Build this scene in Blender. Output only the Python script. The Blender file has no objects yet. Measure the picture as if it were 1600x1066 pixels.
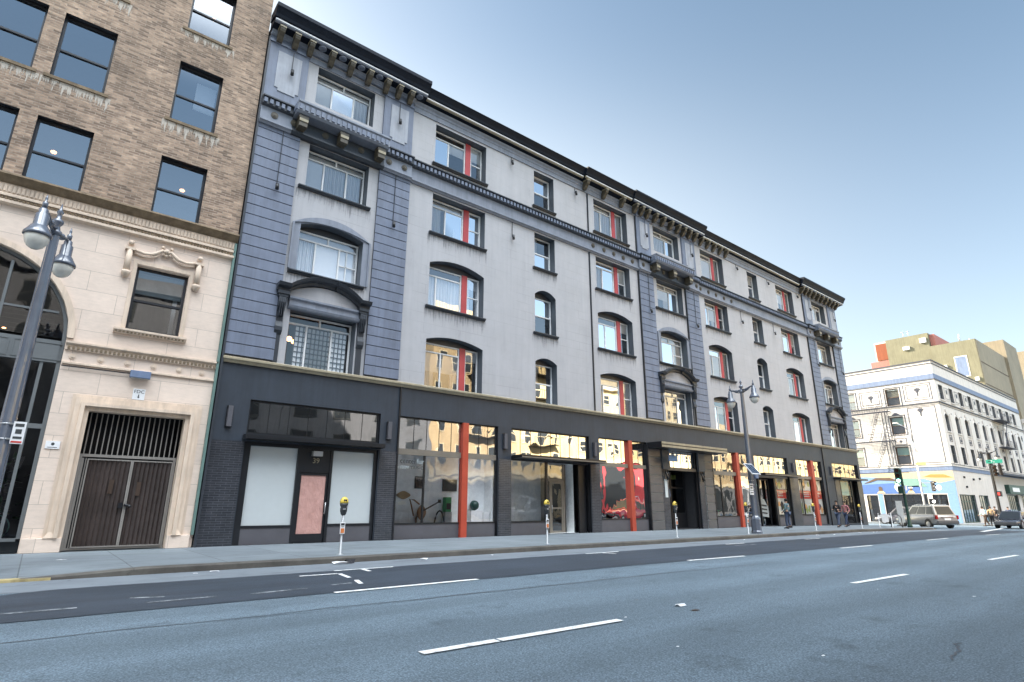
import bpy, bmesh, math, random
from mathutils import Vector, Matrix
random.seed(7)
SC = bpy.context.scene
COL = SC.collection
PI = math.pi

# ------------------------------------------------------------------ camera
cam_data = bpy.data.cameras.new('camera')
cam = bpy.data.objects.new('camera', cam_data)
COL.objects.link(cam)
cam_data.sensor_fit = 'HORIZONTAL'
cam_data.sensor_width = 36.0
cam_data.lens = 889.584 / 1600 * 36.0
cam_data.clip_start = 0.1
cam_data.clip_end = 3000
YAW, PITCH, ROLL = 0.678056, 0.282424, 0.00358
_f = Vector((math.sin(YAW)*math.cos(PITCH), math.cos(YAW)*math.cos(PITCH), math.sin(PITCH)))
_r0 = Vector((math.cos(YAW), -math.sin(YAW), 0))
_u0 = _r0.cross(_f)
_r = _r0*math.cos(ROLL) + _u0*math.sin(ROLL)
_u = -_r0*math.sin(ROLL) + _u0*math.cos(ROLL)
_m = Matrix((( _r.x, _u.x, -_f.x, 0), (_r.y, _u.y, -_f.y, -20.5), (_r.z, _u.z, -_f.z, 1.24), (0,0,0,1)))
cam.matrix_world = _m
SC.camera = cam

# ------------------------------------------------------------------ light
SUN_AZ = math.atan2(-0.45, 0.89)     # from +y towards +x
SUN_EL = math.radians(30)
SKY_STRENGTH = 0.075
SUN_STRENGTH = 3.8
EXPOSURE = 1.95
world = bpy.data.worlds.new('World')
SC.world = world
world.use_nodes = True
wn = world.node_tree.nodes; wl = world.node_tree.links
bg = wn['Background']
sky = wn.new('ShaderNodeTexSky')
sky.sky_type = 'NISHITA'
sky.sun_disc = False
sky.sun_elevation = SUN_EL
sky.sun_rotation = SUN_AZ
sky.altitude = 0
sky.air_density = 1.0
sky.dust_density = 2.2
sky.ozone_density = 1.0
# bright cloud sheet added out of view behind the camera to light the street
FILL_CLOUD = 4.25
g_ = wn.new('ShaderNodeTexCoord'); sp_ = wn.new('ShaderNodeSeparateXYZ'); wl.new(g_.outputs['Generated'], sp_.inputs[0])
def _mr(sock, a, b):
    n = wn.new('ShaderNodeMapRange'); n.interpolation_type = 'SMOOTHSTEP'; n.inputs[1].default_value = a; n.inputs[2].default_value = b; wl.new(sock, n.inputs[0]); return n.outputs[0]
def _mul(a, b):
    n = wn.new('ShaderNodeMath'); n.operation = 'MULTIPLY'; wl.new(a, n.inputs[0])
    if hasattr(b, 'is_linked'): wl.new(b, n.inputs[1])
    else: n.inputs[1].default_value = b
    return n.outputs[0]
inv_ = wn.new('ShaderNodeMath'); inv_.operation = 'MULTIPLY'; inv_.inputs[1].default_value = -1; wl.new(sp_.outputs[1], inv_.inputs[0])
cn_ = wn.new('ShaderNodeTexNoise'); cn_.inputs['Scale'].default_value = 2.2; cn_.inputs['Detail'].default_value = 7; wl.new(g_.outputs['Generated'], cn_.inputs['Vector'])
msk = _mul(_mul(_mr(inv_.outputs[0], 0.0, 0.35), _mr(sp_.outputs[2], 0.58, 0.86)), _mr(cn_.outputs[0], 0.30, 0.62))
cc_ = wn.new('ShaderNodeVectorMath'); cc_.operation = 'SCALE'; cc_.inputs[0].default_value = (10.9, 11.7, 12.4); wl.new(_mul(msk, FILL_CLOUD), cc_.inputs['Scale'])
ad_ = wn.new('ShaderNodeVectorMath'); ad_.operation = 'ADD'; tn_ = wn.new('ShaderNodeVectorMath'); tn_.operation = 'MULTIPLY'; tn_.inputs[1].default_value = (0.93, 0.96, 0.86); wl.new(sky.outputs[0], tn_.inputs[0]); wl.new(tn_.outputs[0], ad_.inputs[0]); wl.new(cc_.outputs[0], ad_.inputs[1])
# pale haze low in the sky, all round the horizon
hz_ = wn.new('ShaderNodeMapRange'); hz_.interpolation_type = 'SMOOTHSTEP'; hz_.inputs[1].default_value = -0.05; hz_.inputs[2].default_value = 0.68; hz_.inputs[3].default_value = 1.0; hz_.inputs[4].default_value = 0.0; wl.new(sp_.outputs[2], hz_.inputs[0])
hv_ = wn.new('ShaderNodeVectorMath'); hv_.operation = 'SCALE'; hv_.inputs[0].default_value = (1.05, 0.86, 0.78); wl.new(hz_.outputs[0], hv_.inputs['Scale'])
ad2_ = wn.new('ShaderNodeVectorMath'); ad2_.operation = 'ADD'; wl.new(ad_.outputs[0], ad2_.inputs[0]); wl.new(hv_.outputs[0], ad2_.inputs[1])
# brighter veil on the side of the sun
dt_ = wn.new('ShaderNodeVectorMath'); dt_.operation = 'DOT_PRODUCT'; dt_.inputs[1].default_value = (math.sin(SUN_AZ), math.cos(SUN_AZ), 0); wl.new(g_.outputs['Generated'], dt_.inputs[0])
cl_ = wn.new('ShaderNodeMapRange'); cl_.interpolation_type = 'SMOOTHERSTEP'; cl_.inputs[1].default_value = -0.55; cl_.inputs[2].default_value = 1.1; wl.new(dt_.outputs['Value'], cl_.inputs[0])
vm_ = wn.new('ShaderNodeMapRange'); vm_.interpolation_type = 'SMOOTHSTEP'; vm_.inputs[1].default_value = 0.40; vm_.inputs[2].default_value = 0.76; vm_.inputs[3].default_value = 1.0; vm_.inputs[4].default_value = 0.0; wl.new(sp_.outputs[2], vm_.inputs[0])
vs_ = wn.new('ShaderNodeVectorMath'); vs_.operation = 'SCALE'; vs_.inputs[0].default_value = (3.0, 2.7, 2.0); wl.new(_mul(cl_.outputs[0], vm_.outputs[0]), vs_.inputs['Scale'])
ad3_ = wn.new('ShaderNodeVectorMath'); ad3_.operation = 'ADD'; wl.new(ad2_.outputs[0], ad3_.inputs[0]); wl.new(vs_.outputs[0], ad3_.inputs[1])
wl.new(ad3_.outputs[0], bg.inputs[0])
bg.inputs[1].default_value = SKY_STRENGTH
sun_d = bpy.data.lights.new('sun', 'SUN')
sun_d.energy = SUN_STRENGTH
sun_d.angle = math.radians(0.5)
sun_d.color = (1.0, 0.90, 0.76)
sun = bpy.data.objects.new('sun', sun_d)
COL.objects.link(sun)
sdir = Vector((math.sin(SUN_AZ)*math.cos(SUN_EL), math.cos(SUN_AZ)*math.cos(SUN_EL), math.sin(SUN_EL)))
sun.rotation_euler = (-sdir).to_track_quat('-Z', 'Y').to_euler()
sun.location = sdir*80
SC.view_settings.view_transform = 'Standard'
SC.view_settings.look = 'None'
SC.view_settings.exposure = EXPOSURE
SC.view_settings.gamma = 1.0
SC.view_settings.use_curve_mapping = False

# ------------------------------------------------------------------ materials
def lin(c):
    return tuple((v/255/12.92 if v/255 <= 0.04045 else ((v/255+0.055)/1.055)**2.4) for v in c)
class NT:
    def __init__(s, name):
        s.m = bpy.data.materials.new(name); s.m.use_nodes = True
        s.t = s.m.node_tree; s.n = s.t.nodes; s.l = s.t.links
        s.b = s.n['Principled BSDF']; s.out = s.n['Material Output']
    def add(s, typ, **kw):
        n = s.n.new(typ)
        for k, v in kw.items(): setattr(n, k, v)
        return n
    def link(s, a, b): s.l.new(a, b)
    def obj(s, scale=(1,1,1)):
        tc = s.add('ShaderNodeTexCoord'); mp = s.add('ShaderNodeMapping')
        mp.inputs['Scale'].default_value = scale
        s.link(tc.outputs['Object'], mp.inputs[0]); return mp.outputs[0]
    def walluv(s):
        tc = s.add('ShaderNodeTexCoord'); sp = s.add('ShaderNodeSeparateXYZ'); s.link(tc.outputs['Object'], sp.inputs[0])
        a = s.add('ShaderNodeMath', operation='ADD'); s.link(sp.outputs[0], a.inputs[0]); s.link(sp.outputs[1], a.inputs[1])
        c = s.add('ShaderNodeCombineXYZ'); s.link(a.outputs[0], c.inputs[0]); s.link(sp.outputs[2], c.inputs[1])
        return c.outputs[0]
    def noise(s, vec, scale, detail=4, rough=0.6):
        n = s.add('ShaderNodeTexNoise'); n.inputs['Scale'].default_value = scale
        n.inputs['Detail'].default_value = detail; n.inputs['Roughness'].default_value = rough
        s.link(vec, n.inputs['Vector']); return n.outputs[0]
    def ramp(s, fac, stops):
        r = s.add('ShaderNodeValToRGB'); e = r.color_ramp.elements
        while len(e) < len(stops): e.new(0.5)
        for el, (p, c) in zip(e, stops):
            el.position = p; el.color = tuple(c)+(1,) if len(c) == 3 else c
        s.link(fac, r.inputs[0]); return r.outputs[0]
    def mix(s, fac, a, b, mode='MIX'):
        m = s.add('ShaderNodeMix', data_type='RGBA', blend_type=mode)
        for i, v in ((0, fac), (6, a), (7, b)):
            if hasattr(v, 'links') or hasattr(v, 'is_linked'): s.link(v, m.inputs[i])
            elif i == 0: m.inputs[0].default_value = v
            else: m.inputs[i].default_value = tuple(v)+(1,)
        return m.outputs[2]
    def bump(s, h, strength=0.3, dist=0.02):
        b = s.add('ShaderNodeBump'); b.inputs['Strength'].default_value = strength; b.inputs['Distance'].default_value = dist
        s.link(h, b.inputs['Height']); s.link(b.outputs[0], s.b.inputs['Normal']); return b
    def set(s, color=None, rough=None, metal=None, coat=None, spec=None):
        for k, v in (('Base Color', color), ('Roughness', rough), ('Metallic', metal), ('Coat Weight', coat), ('Specular IOR Level', spec)):
            if v is None: continue
            if hasattr(v, 'is_linked'): s.link(v, s.b.inputs[k])
            else: s.b.inputs[k].default_value = (tuple(v)+(1,)) if k == 'Base Color' else v

def paint(name, c, rough=0.55, var=0.12, scale=1.5, metal=0.0, bump=0.15, streak=True, coat=0.0):
    t = NT(name)
    v = t.obj((1,1,1)); n = t.noise(v, scale, 6, 0.65)
    a = tuple(x*(1-var) for x in c); b = tuple(min(1, x*(1+var)) for x in c)
    col = t.ramp(n, [(0.3, a), (0.7, b)])
    if streak:
        v2 = t.obj((2.5, 2.5, 0.18)); n2 = t.noise(v2, 2.0, 5, 0.7)
        dk = t.ramp(n2, [(0.35, (0.80,)*3), (0.6, (1,1,1))])
        col = t.mix(1.0, col, dk, 'MULTIPLY')
    v3 = t.obj((1,1,1)); n3 = t.noise(v3, 60, 3)
    t.set(col, rough, metal, coat)
    if bump: t.bump(n3, bump, 0.004)
    return t.m

def brickmat(name, c1, c2, mortar, bw, bh, ms, rough=0.85, bump=0.5, var=0.35, coat=0.0, vscale=0.5, offset=0.5, dirt=0.25):
    t = NT(name); uv = t.walluv()
    br = t.add('ShaderNodeTexBrick'); br.offset = offset
    br.inputs['Scale'].default_value = 1.0; br.inputs['Brick Width'].default_value = bw; br.inputs['Row Height'].default_value = bh
    br.inputs['Mortar Size'].default_value = ms; br.inputs['Mortar Smooth'].default_value = 0.2; br.inputs['Bias'].default_value = 0.0
    br.inputs['Color1'].default_value = tuple(c1)+(1,); br.inputs['Color2'].default_value = tuple(c2)+(1,); br.inputs['Mortar'].default_value = tuple(mortar)+(1,)
    t.link(uv, br.inputs['Vector'])
    n = t.noise(t.obj(), vscale, 6, 0.65)
    col = t.mix(1.0, br.outputs['Color'], t.ramp(n, [(0.3, (1-var,)*3), (0.7, (1+var*0.5,)*3)]), 'MULTIPLY')
    n2 = t.noise(t.obj((3,3,9)), 1.4, 4, 0.7)
    col = t.mix(1.0, col, t.ramp(n2, [(0.32, (1-dirt,)*3), (0.62, (1,1,1))]), 'MULTIPLY')
    n3 = t.noise(t.obj(), 45, 3)
    inv = t.add('ShaderNodeMath', operation='SUBTRACT'); inv.inputs[0].default_value = 1.0; t.link(br.outputs['Fac'], inv.inputs[1])
    ad = t.add('ShaderNodeMath', operation='MULTIPLY_ADD'); t.link(n3, ad.inputs[0]); ad.inputs[1].default_value = 0.25; t.link(inv.outputs[0], ad.inputs[2])
    t.set(col, rough, None, coat); t.bump(ad.outputs[0], bump, 0.012)
    return t.m

def glass(name, refl=0.3, tint=(0.75,0.8,0.82), wav=0.0, wscale=0.8, rough=0.0, fk=1.6):
    t = NT(name); t.n.remove(t.b)
    tr = t.add('ShaderNodeBsdfTransparent'); tr.inputs[0].default_value = tuple(tint)+(1,)
    gl = t.add('ShaderNodeBsdfGlossy'); gl.inputs['Roughness'].default_value = rough; gl.inputs[0].default_value = (0.95,0.97,1,1)
    lw = t.add('ShaderNodeFresnel'); lw.inputs[0].default_value = 1.5
    ma = t.add('ShaderNodeMath', operation='MULTIPLY_ADD'); ma.use_clamp = True
    t.link(lw.outputs[0], ma.inputs[0]); ma.inputs[1].default_value = fk; ma.inputs[2].default_value = refl
    mx = t.add('ShaderNodeMixShader'); t.link(ma.outputs[0], mx.inputs[0]); t.link(tr.outputs[0], mx.inputs[1]); t.link(gl.outputs[0], mx.inputs[2])
    t.link(mx.outputs[0], t.out.inputs[0])
    if wav:
        n = t.noise(t.obj((1,1,0.7)), wscale, 1.5, 0.45)
        b = t.add('ShaderNodeBump'); b.inputs['Strength'].default_value = 1.0; b.inputs['Distance'].default_value = wav
        t.link(n, b.inputs['Height']); t.link(b.outputs[0], gl.inputs['Normal']); t.link(b.outputs[0], lw.inputs['Normal'])
    return t.m

def plain(name, c, rough=0.5, metal=0.0, coat=0.0, emit=0.0, ecol=None, var=0.08):
    t = NT(name)
    n = t.noise(t.obj(), 6, 4); col = t.ramp(n, [(0.3, tuple(x*(1-var) for x in c)), (0.7, tuple(min(1,x*(1+var)) for x in c))])
    t.set(col, rough, metal, coat)
    if emit:
        t.b.inputs['Emission Color'].default_value = tuple(ecol or c)+(1,); t.b.inputs['Emission Strength'].default_value = emit
    return t.m

def wallpaint(name, c, lines=True):
    """painted stucco scored into faint courses, with rain streaks"""
    t = NT(name); uv = t.walluv()
    br = t.add('ShaderNodeTexBrick'); br.offset = 0.5
    for k, v in (('Scale',1),('Brick Width',1.9),('Row Height',0.44),('Mortar Size',0.012),('Mortar Smooth',0.4)): br.inputs[k].default_value = v
    t.link(uv, br.inputs['Vector'])
    n = t.noise(t.obj(), 0.7, 7, 0.65)
    col = t.ramp(n, [(0.3, tuple(x*0.92 for x in c)), (0.7, tuple(x*1.06 for x in c))])
    n2 = t.noise(t.obj((3,3,0.12)), 1.3, 5, 0.7)
    col = t.mix(1.0, col, t.ramp(n2, [(0.30, (0.91,0.91,0.92)), (0.55, (1,1,1))]), 'MULTIPLY')
    n5 = t.noise(t.obj((0.9,0.9,0.35)), 1.6, 8, 0.75); col = t.mix(1.0, col, t.ramp(n5, [(0.30,(0.80,0.79,0.79)),(0.40,(0.97,)*3),(0.60,(1,1,1)),(0.72,(1.06,)*3)]), 'MULTIPLY')
    n4 = t.noise(t.obj((0.5,0.5,0.5)), 1.1, 3)
    fac = t.add('ShaderNodeMath', operation='MULTIPLY'); t.link(br.outputs['Fac'], fac.inputs[0]); t.link(t.ramp(n4, [(0.42,(0,0,0)),(0.62,(0.55,)*3)]), fac.inputs[1])
    col = t.mix(fac.outputs[0], col, tuple(x*0.6 for x in c))
    t.set(col, 0.6)
    n3 = t.noise(t.obj(), 40, 3); inv = t.add('ShaderNodeMath', operation='MULTIPLY_ADD'); t.link(br.outputs['Fac'], inv.inputs[0]); inv.inputs[1].default_value = -0.5; t.link(n3, inv.inputs[2])
    t.bump(inv.outputs[0], 0.25, 0.006)
    return t.m

M = {}
def mats():
    M['wall'] = wallpaint('grey_stucco', (0.405,0.40,0.415))
    M['slate'] = paint('slate_blue_paint', (0.16,0.185,0.25), 0.5)
    M['slate2'] = paint('slate_trim_paint', (0.22,0.24,0.29), 0.5)
    M['panel'] = paint('pale_panel_paint', (0.34,0.355,0.40), 0.55)
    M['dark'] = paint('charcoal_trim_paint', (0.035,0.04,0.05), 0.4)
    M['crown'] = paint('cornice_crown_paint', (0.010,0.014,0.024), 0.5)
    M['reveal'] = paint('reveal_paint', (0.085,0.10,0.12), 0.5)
    M['ground'] = paint('charcoal_wall_paint', (0.030,0.039,0.054), 0.5, 0.2, 0.8)
    M['black'] = paint('black_metal_paint', (0.012,0.013,0.016), 0.35, streak=False)
    M['tile'] = brickmat('dark_glazed_brick', (0.030,0.033,0.042), (0.045,0.048,0.058), (0.10,0.105,0.12), 0.30, 0.075, 0.006, 0.3, 0.6, 0.4, 0.2)
    M['tile2'] = paint('grey_tile', (0.10,0.098,0.10), 0.35, streak=False)
    M['bulk'] = paint('grey_bulkhead', (0.085,0.083,0.095), 0.5, streak=False)
    M['gold'] = paint('cream_moulding_paint', (0.34,0.29,0.20), 0.5)
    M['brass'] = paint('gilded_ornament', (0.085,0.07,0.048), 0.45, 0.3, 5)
    M['whitef'] = paint('white_window_paint', (0.74,0.74,0.74), 0.4, streak=False)
    M['red'] = paint('red_post_paint', (0.40,0.058,0.032), 0.4, streak=False)
    M['red2'] = paint('red_mullion_paint', (0.42,0.055,0.06), 0.45, streak=False)
    M['rail'] = paint('bronze_rail', (0.17,0.15,0.125), 0.4, streak=False)
    M['glassU'] = glass('upper_window_glass', 0.20, (0.95,0.96,0.97), 0.004, 0.9)
    M['glassL'] = glass('clear_window_glass', 0.03, (0.97,0.97,0.98), 0.0)
    M['glassB'] = glass('sash_glass', 0.35, (0.6,0.65,0.7), 0.003, 0.8)
    M['glassS'] = glass('shop_glass', 0.15, (0.97,0.98,0.99), 0.016, 1.1)
    M['glassG'] = glass('gallery_glass', 0.06, (0.99,0.99,1.0), 0.016, 1.1, fk=1.1)
    M['glassP'] = glass('poster_window_glass', 0.03, (0.97,0.98,0.99), 0.008, 0.8, fk=0.6)
    M['glassT'] = glass('transom_glass', 0.42, (0.8,0.82,0.85), 0.009, 1.0)
    M['glassD'] = glass('dark_shop_glass', 0.12, (0.55,0.58,0.6), 0.006, 0.7)
    M['glassC'] = glass('car_glass', 0.12, (0.18,0.2,0.22), 0)
    M['frost'] = plain('frosted_panel', (0.50,0.535,0.545), 0.25, coat=0.3, var=0.015)
    t = NT('brown_paper'); n = t.noise(t.obj((2,2,1.2)), 2.2, 5, 0.6); t.set(t.ramp(n, [(0.3,(0.46,0.25,0.215)),(0.7,(0.56,0.32,0.28))]), 0.55); t.bump(n, 0.9, 0.06); M['paper'] = t.m
    M['white'] = plain('white_card', (0.78,0.78,0.78), 0.6)
    M['gallery'] = plain('gallery_white', (0.90,0.92,0.92), 0.7)
    M['blind'] = plain('white_blind', (0.84,0.84,0.85), 0.8, var=0.02)
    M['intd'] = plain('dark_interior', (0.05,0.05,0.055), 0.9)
    M['darkwood'] = plain('dark_wood', (0.05,0.03,0.02), 0.5)
    M['roof'] = plain('roof_felt', (0.12,0.12,0.12), 0.9)
    t = NT('curtain'); w = t.add('ShaderNodeTexWave'); w.inputs['Scale'].default_value = 4; w.inputs['Distortion'].default_value = 2.5; t.link(t.obj((1,1,0.05)), w.inputs['Vector'])
    t.set(t.ramp(w.outputs[1], [(0,(0.62,0.62,0.65)),(1,(0.86,0.86,0.88))]), 0.85); t.bump(w.outputs[1], 0.8, 0.04); M['curtain'] = t.m
    # left building
    M['brick'] = brickmat('brown_brick', (0.57,0.40,0.285), (0.24,0.165,0.12), (0.46,0.37,0.29), 0.30, 0.085, 0.010, 0.9, 0.6, 0.45, dirt=0.45)
    M['stone'] = brickmat('limestone', (0.77,0.63,0.53), (0.70,0.575,0.485), (0.46,0.38,0.32), 1.55, 0.62, 0.007, 0.85, 0.25, 0.12, dirt=0.10)
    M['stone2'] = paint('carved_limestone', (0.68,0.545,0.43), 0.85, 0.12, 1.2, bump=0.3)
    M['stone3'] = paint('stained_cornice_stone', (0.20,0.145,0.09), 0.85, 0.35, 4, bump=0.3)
    def stain(nm, colr, lo, hi, mx):
        t = NT(nm); tc = t.add('ShaderNodeTexCoord'); sp = t.add('ShaderNodeSeparateXYZ'); t.link(tc.outputs['Generated'], sp.inputs[0])
        n = t.noise(t.obj((7,7,0.35)), 1.5, 5, 0.7); n2 = t.noise(t.obj(), 9, 4, 0.7)
        a = t.add('ShaderNodeMath', operation='MULTIPLY_ADD'); t.link(n, a.inputs[0]); a.inputs[1].default_value = 3.6; a.inputs[2].default_value = -2.12
        b = t.add('ShaderNodeMath', operation='MULTIPLY_ADD'); t.link(sp.outputs[2], b.inputs[0]); b.inputs[1].default_value = 0.9; t.link(a.outputs[0], b.inputs[2])
        c = t.add('ShaderNodeMath', operation='MULTIPLY_ADD'); t.link(n2, c.inputs[0]); c.inputs[1].default_value = 0.5; t.link(b.outputs[0], c.inputs[2])
        t.set(colr, 0.9); t.link(t.ramp(c.outputs[0], [(lo,(0,0,0)),(hi,(mx,)*3)]), t.b.inputs['Alpha']);
        return t.m
    M['salt'] = stain('salt_stain', (0.56,0.50,0.43), 0.33, 0.62, 0.85); M['soot'] = stain('soot_stain', (0.12,0.12,0.125), 0.40, 1.0, 0.40)
    M['sash'] = paint('black_sash_paint', (0.02,0.02,0.024), 0.35, streak=False)
    M['verd'] = paint('verdigris', (0.12,0.20,0.18), 0.6)
    M['gate'] = paint('rusty_brown_sheet', (0.050,0.037,0.034), 0.45, 0.3, 1.5)
    M['bar'] = paint('grey_steel_bar', (0.26,0.24,0.22), 0.4, streak=False)
    M['archf'] = paint('grey_green_frame', (0.13,0.14,0.145), 0.45, streak=False)
    # right building
    M['cream'] = paint('cream_wall_paint', (0.62,0.585,0.55), 0.6, 0.05)
    M['white_line'] = paint('grey_outline_paint', (0.05,0.055,0.075), 0.6, streak=False)
    M['bluegrey'] = paint('blue_grey_band', (0.15,0.20,0.31), 0.6)
    M['olive'] = paint('olive_concrete', (0.19,0.178,0.115), 0.8, 0.2, 0.2)
    M['tan'] = paint('tan_concrete', (0.27,0.225,0.155), 0.8, 0.15, 0.2)
    M['orange'] = paint('orange_render', (0.24,0.065,0.025), 0.8, 0.08, 0.15)
    M['pink'] = paint('pink_render', (0.42,0.16,0.13), 0.8, 0.08, 0.15)
    M['dkslat'] = plain('dark_glazing', (0.03,0.035,0.04), 0.15)
    for k, c in dict(mblue=(0.06,0.13,0.34), mblue2=(0.15,0.26,0.45), morange=(0.42,0.20,0.05), mgreen=(0.16,0.30,0.25), mcream=(0.50,0.40,0.24), mbrown=(0.10,0.06,0.035), mnavy=(0.025,0.04,0.10), mwhite=(0.7,0.7,0.68)).items():
        M[k] = plain('mural_'+k[1:], c, 0.7)
    # ground
    t = NT('asphalt'); v = t.obj()
    n1 = t.noise(v, 0.25, 6, 0.6); n2 = t.noise(v, 55, 3, 0.7); n3 = t.noise(t.obj((0.12,1.5,1)), 1.2, 5, 0.7)
    col = t.ramp(n1, [(0.3,(0.102,0.140,0.172)),(0.7,(0.129,0.174,0.212))])
    col = t.mix(1.0, col, t.ramp(n3, [(0.3,(0.86,0.86,0.86)),(0.65,(1.05,)*3)]), 'MULTIPLY')
    col = t.mix(1.0, col, t.ramp(n2, [(0.30,(0.35,)*3),(0.5,(1,1,1)),(0.72,(1.9,)*3)]), 'MULTIPLY')
    vo = t.add('ShaderNodeTexVoronoi'); vo.inputs['Scale'].default_value = 38; t.link(v, vo.inputs['Vector'])
    col = t.mix(1.0, col, t.ramp(vo.outputs['Distance'], [(0.0,(1.7,1.7,1.65)),(0.16,(1,1,1))]), 'MULTIPLY')
    nn = t.noise(v, 0.9, 6, 0.75); col = t.mix(1.0, col, t.ramp(nn, [(0.30,(0.66,)*3),(0.40,(1,1,1))]), 'MULTIPLY')
    sp = t.add('ShaderNodeSeparateXYZ'); tc2 = t.add('ShaderNodeTexCoord'); t.link(tc2.outputs['Object'], sp.inputs[0])
    nw = t.noise(t.obj((0.15,0.5,1)), 1.0, 3); yy = t.add('ShaderNodeMath', operation='MULTIPLY_ADD'); t.link(nw, yy.inputs[0]); yy.inputs[1].default_value = 1.6; t.link(sp.outputs[1], yy.inputs[2])
    sn = t.add('ShaderNodeMath', operation='SINE'); ml = t.add('ShaderNodeMath', operation='MULTIPLY'); t.link(yy.outputs[0], ml.inputs[0]); ml.inputs[1].default_value = 3.3; t.link(ml.outputs[0], sn.inputs[0])
    mr = t.add('ShaderNodeMapRange'); mr.inputs[1].default_value = -1; t.link(sn.outputs[0], mr.inputs[0])
    col = t.mix(1.0, col, t.ramp(mr.outputs[0], [(0.0,(0.86,)*3),(1.0,(1.08,)*3)]), 'MULTIPLY')
    vp = t.add('ShaderNodeTexVoronoi'); vp.feature = 'DISTANCE_TO_EDGE'; vp.inputs['Scale'].default_value = 0.22; t.link(t.noise(t.obj((0.6,1.4,1)), 1.3, 6, 0.6) if False else t.obj((0.5,1.6,1)), vp.inputs['Vector'])
    nb = t.noise(v, 2.2, 7, 0.8); st = t.noise(v, 0.55, 5, 0.7)
    col = t.mix(1.0, col, t.ramp(st, [(0.28,(0.55,0.55,0.57)),(0.36,(0.9,)*3),(0.42,(1,1,1))]), 'MULTIPLY')
    col = t.mix(1.0, col, t.ramp(nb, [(0.24,(0.5,)*3),(0.31,(1,1,1)),(0.72,(1,1,1)),(0.80,(1.35,)*3)]), 'MULTIPLY')
    t.set(col, 0.8); t.bump(n2, 0.7, 0.012); M['asphalt'] = t.m
    t = NT('fresh_asphalt'); v = t.obj(); n1 = t.noise(v, 0.4, 6, 0.65); n2 = t.noise(v, 60, 3, 0.7); n3 = t.noise(t.obj((0.1,2.2,1)), 1.0, 5, 0.7)
    col = t.ramp(n1, [(0.3,(0.021,0.030,0.043)),(0.7,(0.036,0.048,0.067))])
    col = t.mix(1.0, col, t.ramp(n3, [(0.3,(0.75,)*3),(0.7,(1.2,)*3)]), 'MULTIPLY')
    col = t.mix(1.0, col, t.ramp(n2, [(0.3,(0.7,)*3),(0.7,(1.3,)*3)]), 'MULTIPLY')
    t.set(col, 0.7); t.bump(n2, 0.5, 0.008); M['asphalt2'] = t.m
    def concrete(nm, a, b, joint):
        t = NT(nm); tc = t.add('ShaderNodeTexCoord'); v = tc.outputs['Object']
        n1 = t.noise(v, 0.8, 7, 0.7); n2 = t.noise(v, 70, 2)
        col = t.ramp(n1, [(0.28,a),(0.7,b)])
        if joint:
            br = t.add('ShaderNodeTexBrick'); br.offset = 0
            for k, q in (('Scale',1),('Brick Width',1.83),('Row Height',1.83),('Mortar Size',0.012),('Mortar Smooth',0.1)): br.inputs[k].default_value = q
            br.inputs['Color1'].default_value = (1,1,1,1); br.inputs['Color2'].default_value = (0.82,0.82,0.84,1); br.inputs['Mortar'].default_value = (0.45,)*3+(1,)
            t.link(v, br.inputs['Vector']); col = t.mix(1.0, col, br.outputs[0], 'MULTIPLY')
        gm = t.add('ShaderNodeTexVoronoi'); gm.inputs['Scale'].default_value = 1.7; t.link(v, gm.inputs['Vector']); col = t.mix(1.0, col, t.ramp(gm.outputs['Distance'], [(0.045,(0.45,)*3),(0.06,(1,1,1))]), 'MULTIPLY')
        gr = t.noise(t.obj((0.35,1.2,1)), 1.6, 6, 0.7); col = t.mix(1.0, col, t.ramp(gr, [(0.30,(0.72,)*3),(0.48,(1,1,1))]), 'MULTIPLY')
        st = t.noise(v, 2.6, 5, 0.8); col = t.mix(1.0, col, t.ramp(st, [(0.30,(0.62,)*3),(0.38,(1,1,1))]), 'MULTIPLY')
        t.set(col, 0.8); t.bump(n2, 0.25, 0.004); return t.m
    M['walk'] = concrete('sidewalk_concrete', (0.145,0.170,0.186), (0.205,0.236,0.256), True)
    M['gutter'] = concrete('gutter_concrete', (0.13,0.15,0.172), (0.185,0.21,0.235), False)
    M['kerb'] = concrete('kerb_stone', (0.045,0.04,0.036), (0.13,0.12,0.105), False)
    t = NT('road_paint'); n = t.noise(t.obj(), 9, 6, 0.75); n2 = t.noise(t.obj(), 60, 2)
    t.set(t.mix(1.0, t.ramp(n, [(0.34,(0.22,0.24,0.26)),(0.46,(0.86,0.86,0.84))]), t.ramp(n2,[(0.3,(0.8,)*3),(0.6,(1,1,1))]), 'MULTIPLY'), 0.7); M['mark'] = t.m
    t = NT('worn_road_paint'); n = t.noise(t.obj(), 5, 6, 0.8)
    t.set(t.ramp(n, [(0.42,(0.05,0.06,0.07)),(0.60,(0.34,0.36,0.38))]), 0.7); M['mark2'] = t.m
    M['yellow'] = plain('yellow_kerb_paint', (0.36,0.29,0.14), 0.8, var=0.35)
    M['patch'] = plain('dark_tar_stain', (0.06,0.068,0.08), 0.6)
    # objects
    M['lampblack'] = paint('lamp_post_paint', (0.11,0.125,0.16), 0.2, streak=False, coat=0.8)
    M['steel'] = paint('galvanised_steel', (0.45,0.46,0.47), 0.35, streak=False, metal=0.6)
    M['globe'] = plain('milk_glass_globe', (0.72,0.70,0.64), 0.15, coat=0.5)
    M['signw'] = plain('white_sign_enamel', (0.75,0.75,0.76), 0.4)
    M['ink'] = plain('dark_ink', (0.03,0.03,0.035), 0.6)
    M['inkred'] = plain('red_ink', (0.5,0.04,0.03), 0.6)
    M['inkgrey'] = plain('grey_vinyl', (0.045,0.05,0.052), 0.6)
    M['inklight'] = plain('pale_vinyl', (0.36,0.40,0.41), 0.6)
    M['sgreen'] = plain('green_sign_enamel', (0.0,0.17,0.12), 0.4)
    M['dgreen'] = paint('dark_green_paint', (0.012,0.05,0.04), 0.4, streak=False)
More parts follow.
